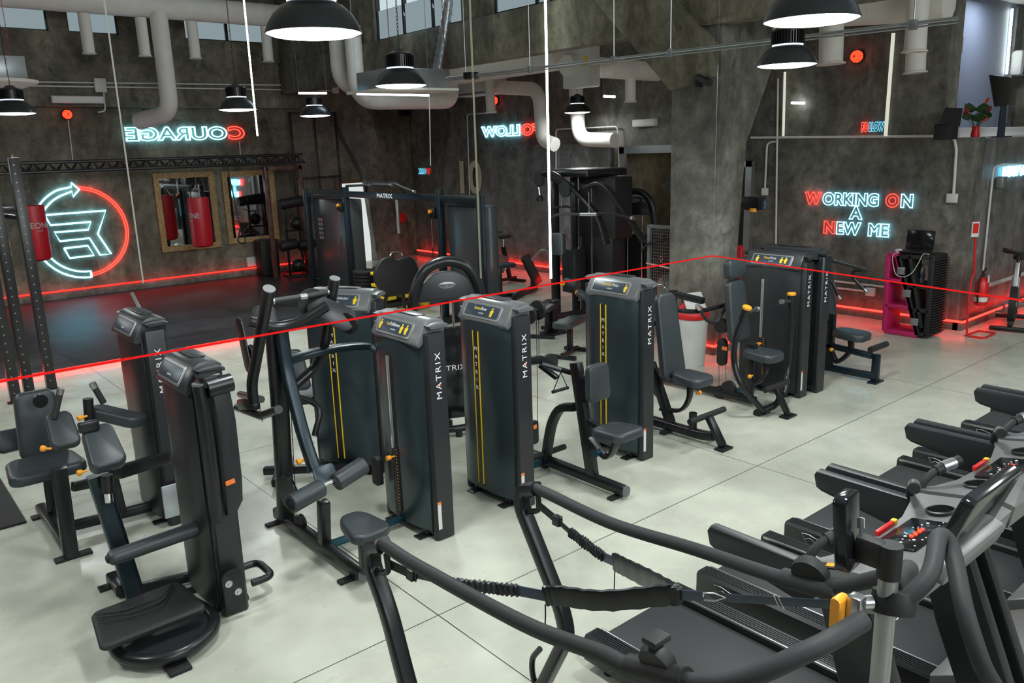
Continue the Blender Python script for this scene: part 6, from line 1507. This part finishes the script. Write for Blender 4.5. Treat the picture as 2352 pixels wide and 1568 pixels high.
# fire point behind the crossover
wbox('fire_sign', 'red fire sign on the far wall behind the crossover', aY(924, 500, 18.3), .22, .02, .24, M_redp, 'sign')
b = text_bm('10', 1.05, (0, -1, 0), (0, 0, 1), (12.09, 15.95, 1.72), .004, sx=1.0, bold=.03); tag(obj('wall_numeral', b, M_cream), 'large cream painted numerals on the far wall behind the crossover', 'wall lettering')
q = aX(1722, 470, 8.5)
t = thing('plate_loaded_arm', 'black plate-loaded arm with orange tip sticking out behind the pillar', 'gym machine', (9.9, 6.6, 0))
b = B(); a0, a1 = aX(1688, 462, 10.0), aX(1742, 462, 10.0); box(b, (10.0, a1.y, a0.z - .12), (10.2, a0.y+.3, a0.z + .06), .02); beam(b, (10.1, a0.y + .05, .02), (10.1, a0.y + .1, a0.z), .08, .08, .01); obj('arm', b, M_tube, t)
b = B(); q = aX(1730, 478, 10.0); cyl(b, q, q + V((0, 0, -.05)), .05, 14); obj('tip', b, M_orange, t)
b = B(); cushion(b, aX(1690, 610, 10.0), (0, 1, 0), (.1, 0, 1), .22, .6, .1, .06); obj('red_pad', b, M_red, t)
b = B(); box(b, (9.95, 6.85, 0), (10.3, 7.3, .05), .01); obj('base', b, M_tube, t)

# ---------------------------------------------------------------- laptop stand, extinguisher
t = thing('honeycomb_stand', 'tall pink and black slotted stand carrying a laptop by the right wall', 'stand', (11.5, 5.1, 0))
k5 = 4.9
def hp(pts, Xp): return [aX(2000 + x/k5, 480 + y/k5, Xp) for x, y in pts]
XP = 11.25
def ringframe(bm, outer, holes, d):
    """panel with openings: strips between outer polygon bars"""
    pass
outer = hp([(145, 1368), (192, 510), (290, 520), (515, 1425)], XP)
T0, T1, T2, T3 = outer[1], outer[2], outer[3], outer[0]
def bar(bm, p, q, w_, d=.42):
    beam(bm, V(p) + V((d/2, 0, 0)), V(q) + V((d/2, 0, 0)), d, w_, .012, up=V((0, 1, 0)) if abs((V(q)-V(p)).normalized().z) > .5 else (0, 0, 1))
b = B(); bar(b, T0, T3, .07); bar(b, T1, T2, .07); bar(b, T3.lerp(T2, 0), T2, .07)
for f1 in (.0, .33, .66):
    p_, q_ = T0.lerp(T3, f1), T1.lerp(T2, f1); bar(b, p_, q_, .06)
obj('pink_frame', b, M_pink, t)
D0, D1, D2, D3 = hp([(300, 520), (690, 530), (620, 1440), (520, 1425)], XP)
b = B(); bar(b, D0, D3, .07); bar(b, D1, D2, .08)
for f1 in (.02, .38, .68, .98): bar(b, D0.lerp(D3, f1), D1.lerp(D2, f1), .06)
bar(b, D0.lerp(D1, .35), D0.lerp(D3, .9).lerp(D1.lerp(D2, .9), .5), .05, .3); obj('black_frame', b, M_rub, t)
b = B()
for k in range(30):
    z = .08 + k*.036
    if z > D1.z - .06: break
    box(b, (XP + .01, D2.y - .075 + (D1.y - D2.y)*(z/D1.z), z), (XP + .41, D2.y - .04 + (D1.y - D2.y)*(z/D1.z), z + .016), .003)
obj('ribbed_side', b, M_side, t)
for x, y in ((340, 695), (405, 950), (490, 1270)):
    q = hp([(x, y)], XP - .02)[0]; b = B(); box(b, q - V((.01, .05, .05)), q + V((.02, .05, .05)), .003); obj('steel_clip', b, M_silver, t)
t = thing('laptop', 'open black laptop on top of the pink and black stand', 'laptop', (11.4, 5.0, 1.18))
zt_ = D0.z + .04
q = aX(2098, 583, 11.4)
b = B(); box(b, (11.3, q.y-.19, zt_), (11.55, q.y+.19, zt_+.018), .004); obj('keyboard_base', b, M_rub, t)
b = B(); plate(b, (11.58, q.y, zt_+.15), (0, 1, 0), (.12, 0, 1), .38, .27, .012, .012); obj('lid', b, M_screen, t)
b = B(); tube(b, smooth_path(hp([(310, 490), (250, 520), (255, 640), (290, 740), (380, 762), (470, 710), (540, 600), (590, 510), (660, 510)], XP - .03), 5), .005, 6); tag(obj('charging_cable', b, M_whitepl), 'white cable looping across the pink and black stand', 'cable')
b = B(); q = hp([(315, 488)], XP + .1)[0]; lathe(b, [(0, 0), (.05, 0), (.055, .02), (.03, .04), (0, .045)], (q.x, q.y, zt_ - .005), (0, 0, 1), 20); tag(obj('computer_mouse', b, M_whitepl), 'small white mouse on the pink end of the stand', 'mouse')
t = thing('water_bottle', 'clear plastic water bottle standing in the black shelf of the stand', 'bottle', aX(2117, 640, 11.4))
q = aX(2118, 640, 11.4); zz = D0.lerp(D3, .38).z + .03
b = B(); lathe(b, [(0, 0), (.032, 0), (.034, .02), (.030, .09), (.034, .14), (.03, .19), (.012, .23), (.012, .245), (0, .245)], (q.x, q.y, zz), (0, 0, 1), 20); obj('body', b, M_bottle, t)
b = B(); cyl(b, (q.x, q.y, zz+.243), (q.x, q.y, zz+.262), .015, 14); obj('cap', b, M_plate, t)
b = B(); cyl(b, (q.x, q.y, zz+.08), (q.x, q.y, zz+.14), .0345, 20); obj('label', b, M_plate, t)
t = thing('fire_extinguisher', 'red fire extinguisher with white tag on a tall red stand', 'fire extinguisher', (12.55, 4.25, 0))
Ye = 4.3
def ep(x, y, Yp=Ye): return aY(2000 + x/k5, 480 + y/k5, Yp)
c = ep(1230, 1075); c = aY(2251, 700, Ye); tpz = aY(2251, 641, Ye).z
r_ = .085
b = B(); H_ = tpz - c.z; lathe(b, [(0, 0), (r_*.85, 0), (r_, .03), (r_, H_-.06), (r_*.7, H_-.01), (r_*.3, H_+.02), (0, H_+.02)], c, (0, 0, 1), 28); bd = obj('cylinder', b, M_redp, t)
b = B(); lathe(b, [(r_*1.01, H_*.15), (r_*1.01, H_*.32)], c, (0, 0, 1), 28); obj('paper_label', b, M_whitepl, bd)
b = B(); cyl(b, c + V((0, 0, H_)), c + V((0, 0, H_+.07)), .02, 12); beam(b, c + V((-.02, 0, H_+.08)), c + V((.1, 0, H_+.13)), .02, .015, .003); obj('valve', b, M_rub, t)
b = B(); plate(b, c + V((.0, -r_*.9, H_-.02)), (1, 0, .2), (-.2, 0, 1), .06, .15, .003, .004, 0); obj('white_tag', b, M_whitepl, t)
b = B(); tube(b, smooth_path([c + V((0, 0, H_+.06)), c + V((-.10, 0, H_)), c + V((-.13, 0, H_*.5)), c + V((-.10, 0, .05))]), .012, 8); obj('hose', b, M_rub, t)
b = B(); tube(b, bend_path([ep(1185, 135), ep(1160, 740), ep(1140, 760), ep(1095, 1040), V((ep(1095, 1270).x, Ye, .02)), V((ep(1095, 1270).x, Ye - .22, .02)), V((ep(1095, 1270).x + .42, Ye - .22, .02)), V((ep(1095, 1270).x + .42, Ye+.0, .02)), V((ep(1095, 1270).x, Ye + .02, .02))], .05), .014, 10); sd_ = obj('stand', b, M_redp, t)
b = B(); q = ep(1160, 228); plate(b, q + V((0, -.02, 0)), (1, -.8, 0), (0, 0, 1), .10, .20, .006, .004, 0); sg = obj('sign_board', b, M_whitepl, t)
b = B(); plate(b, q + V((-.005, -.026, .015)), (1, -.8, 0), (0, 0, 1), .075, .13, .003, .002, 0); obj('sign_mark', b, M_redp, sg)

# ---------------------------------------------------------------- reception objects on the upper right ledge
zl_ = 2.68
t = thing('flowering_plant', 'red anthurium in a red vase on the upper right ledge', 'plant', (12.75, 4.9, zl_))
c = V((aY(2240, 305, 4.85).x, 4.85, 2.66))
b = B(); lathe(b, [(0, 0), (.05, 0), (.06, .05), (.045, .13), (.055, .17), (.045, .17), (.03, .12), (0, .12)], c, (0, 0, 1), 20); obj('vase', b, M_redp, t)
random.seed(5)
def leafm(bm, p, d, L, w_, up=V((0, 0, 1))):
    d = V(d).normalized(); x = d.cross(up).normalized(); pts = [(0, 0), (.25, .5), (.5, .45), (.8, .2), (1, 0), (.8, -.2), (.5, -.45), (.25, -.5)]
    prism(bm, [p + d*L*a + x*w_*c_ - up*.25*L*a*a for a, c_ in pts], V((0, 0, .003)))
b = B(); st = B(); fl_b = B()
for k in range(16):
    a = random.uniform(0, 2*PI); e_ = random.uniform(.1, .9); tip = c + V((math.cos(a)*.16*random.uniform(.5, 1), math.sin(a)*.12, .2 + .22*e_))
    tube(st, [c + V((0, 0, .12)), tip], .003, 5); leafm(b, tip, (math.cos(a), math.sin(a)*.3, 1.0), .17, .15)
obj('leaves', b, M_green, t)
for k in range(7):
    a = random.uniform(0, 2*PI); tip = c + V((math.cos(a)*.20, math.sin(a)*.1, .22 + .30*random.random()))
    tube(st, [c + V((0, 0, .12)), tip], .003, 5); fl_b = B(); leafm(fl_b, tip, (math.cos(a), math.sin(a)*.3, .9), .13, .13); obj('red_flower', fl_b, M_redp, t)
obj('stems', st, M_green, t)
t = thing('computer_monitor', 'dark computer monitor turned away on the upper right ledge', 'monitor', (13.3, 4.9, zl_))
Ym = 4.85
P3 = [aY(x, y, Ym) for x, y in ((2276, 172), (2328, 178), (2332, 240), (2288, 245))]
b = B(); prism(b, P3, (0, .03, 0), .006); obj('screen', b, M_screen, t)
q = (P3[2] + P3[3])/2; b = B(); prism(b, [q + V((-.10, .02, .05)), q + V((.10, .02, .05)), V((q.x+.14, Ym+.02, zl_)), V((q.x-.12, Ym+.02, zl_))], (0, .02, 0)); box(b, (q.x-.16, Ym-.08, zl_-.02), (q.x+.16, Ym+.1, zl_), .004); obj('stand', b, M_plate, t)
t = thing('open_book_display', 'dark slanted display board on the ledge left of the red plant', 'display board', (12.6, 4.9, zl_))
P3 = [aY(x, y, 4.8) for x, y in ((2175, 246), (2212, 248), (2205, 290), (2160, 285))]
b = B(); prism(b, P3, (0, .02, 0), .004); obj('board', b, M_side, t)
b = B(); q = (P3[2]+P3[3])/2; box(b, (q.x-.15, 4.75, 2.66), (q.x+.15, 4.95, q.z+.02), .01); obj('base', b, M_rub, t)
t = thing('soap_dispenser', 'white wall dispenser at the upper right edge', 'dispenser', aY(2345, 140, 5.8))
c = aY(2342, 145, 5.8); b = B(); box(b, c - V((.18, .1, .22)), c + V((.18, .1, .22)), .06); obj('case', b, M_whitepl, t)
b = B(); box(b, c - V((.08, .115, .2)), c + V((.08, -.09, .05)), .02); obj('window', b, M_plate, t)
reflected_line('bright vertical reflected light line on the upper right beside the dispenser', aY(2325, 20, 5.85), aY(2312, 170, 5.85), .022, M_reflw)  # reflection of a reception light line, modelled as a glowing tube
b = B(); q = aY(2328, 100, 5.88); box(b, (q.x, 5.86, 2.9), (17.2, 5.9, 4.9)); tag(obj('stone_panel', b, M_shiny), 'rough light stone panel behind the dispenser', 'wall panel')
b = B(); q = aY(2210, 295, 5.4); box(b, (q.x-.3, 5.3, 2.68), (17.1, 5.7, 2.82), .01); tag(obj('reception_counter', b, M_whitepl), 'pale counter behind the red plant', 'counter')
q = aY(2190, 95, 5.4)
t = thing('pendant_shade', 'pair-hung beige shade under the ceiling left of the blue wall', 'pendant lamp', q)
b = B(); cyl(b, q - V((0, 0, .18)), q + V((0, 0, .05)), .13, 24); obj('shade', b, M_cream, t)
b = B(); cyl(b, q, (q.x, q.y, 4.95), .005, 6); obj('cord', b, M_rub, t)
area('mezzanine_light', (15.0, 5.3, 4.85), .5, 30, (.8, .88, 1), (0, 0, 0))
area('corridor_light', (13.2, 10.2, 2.7), .4, 3, (1, .8, .6), (0, 0, 0))
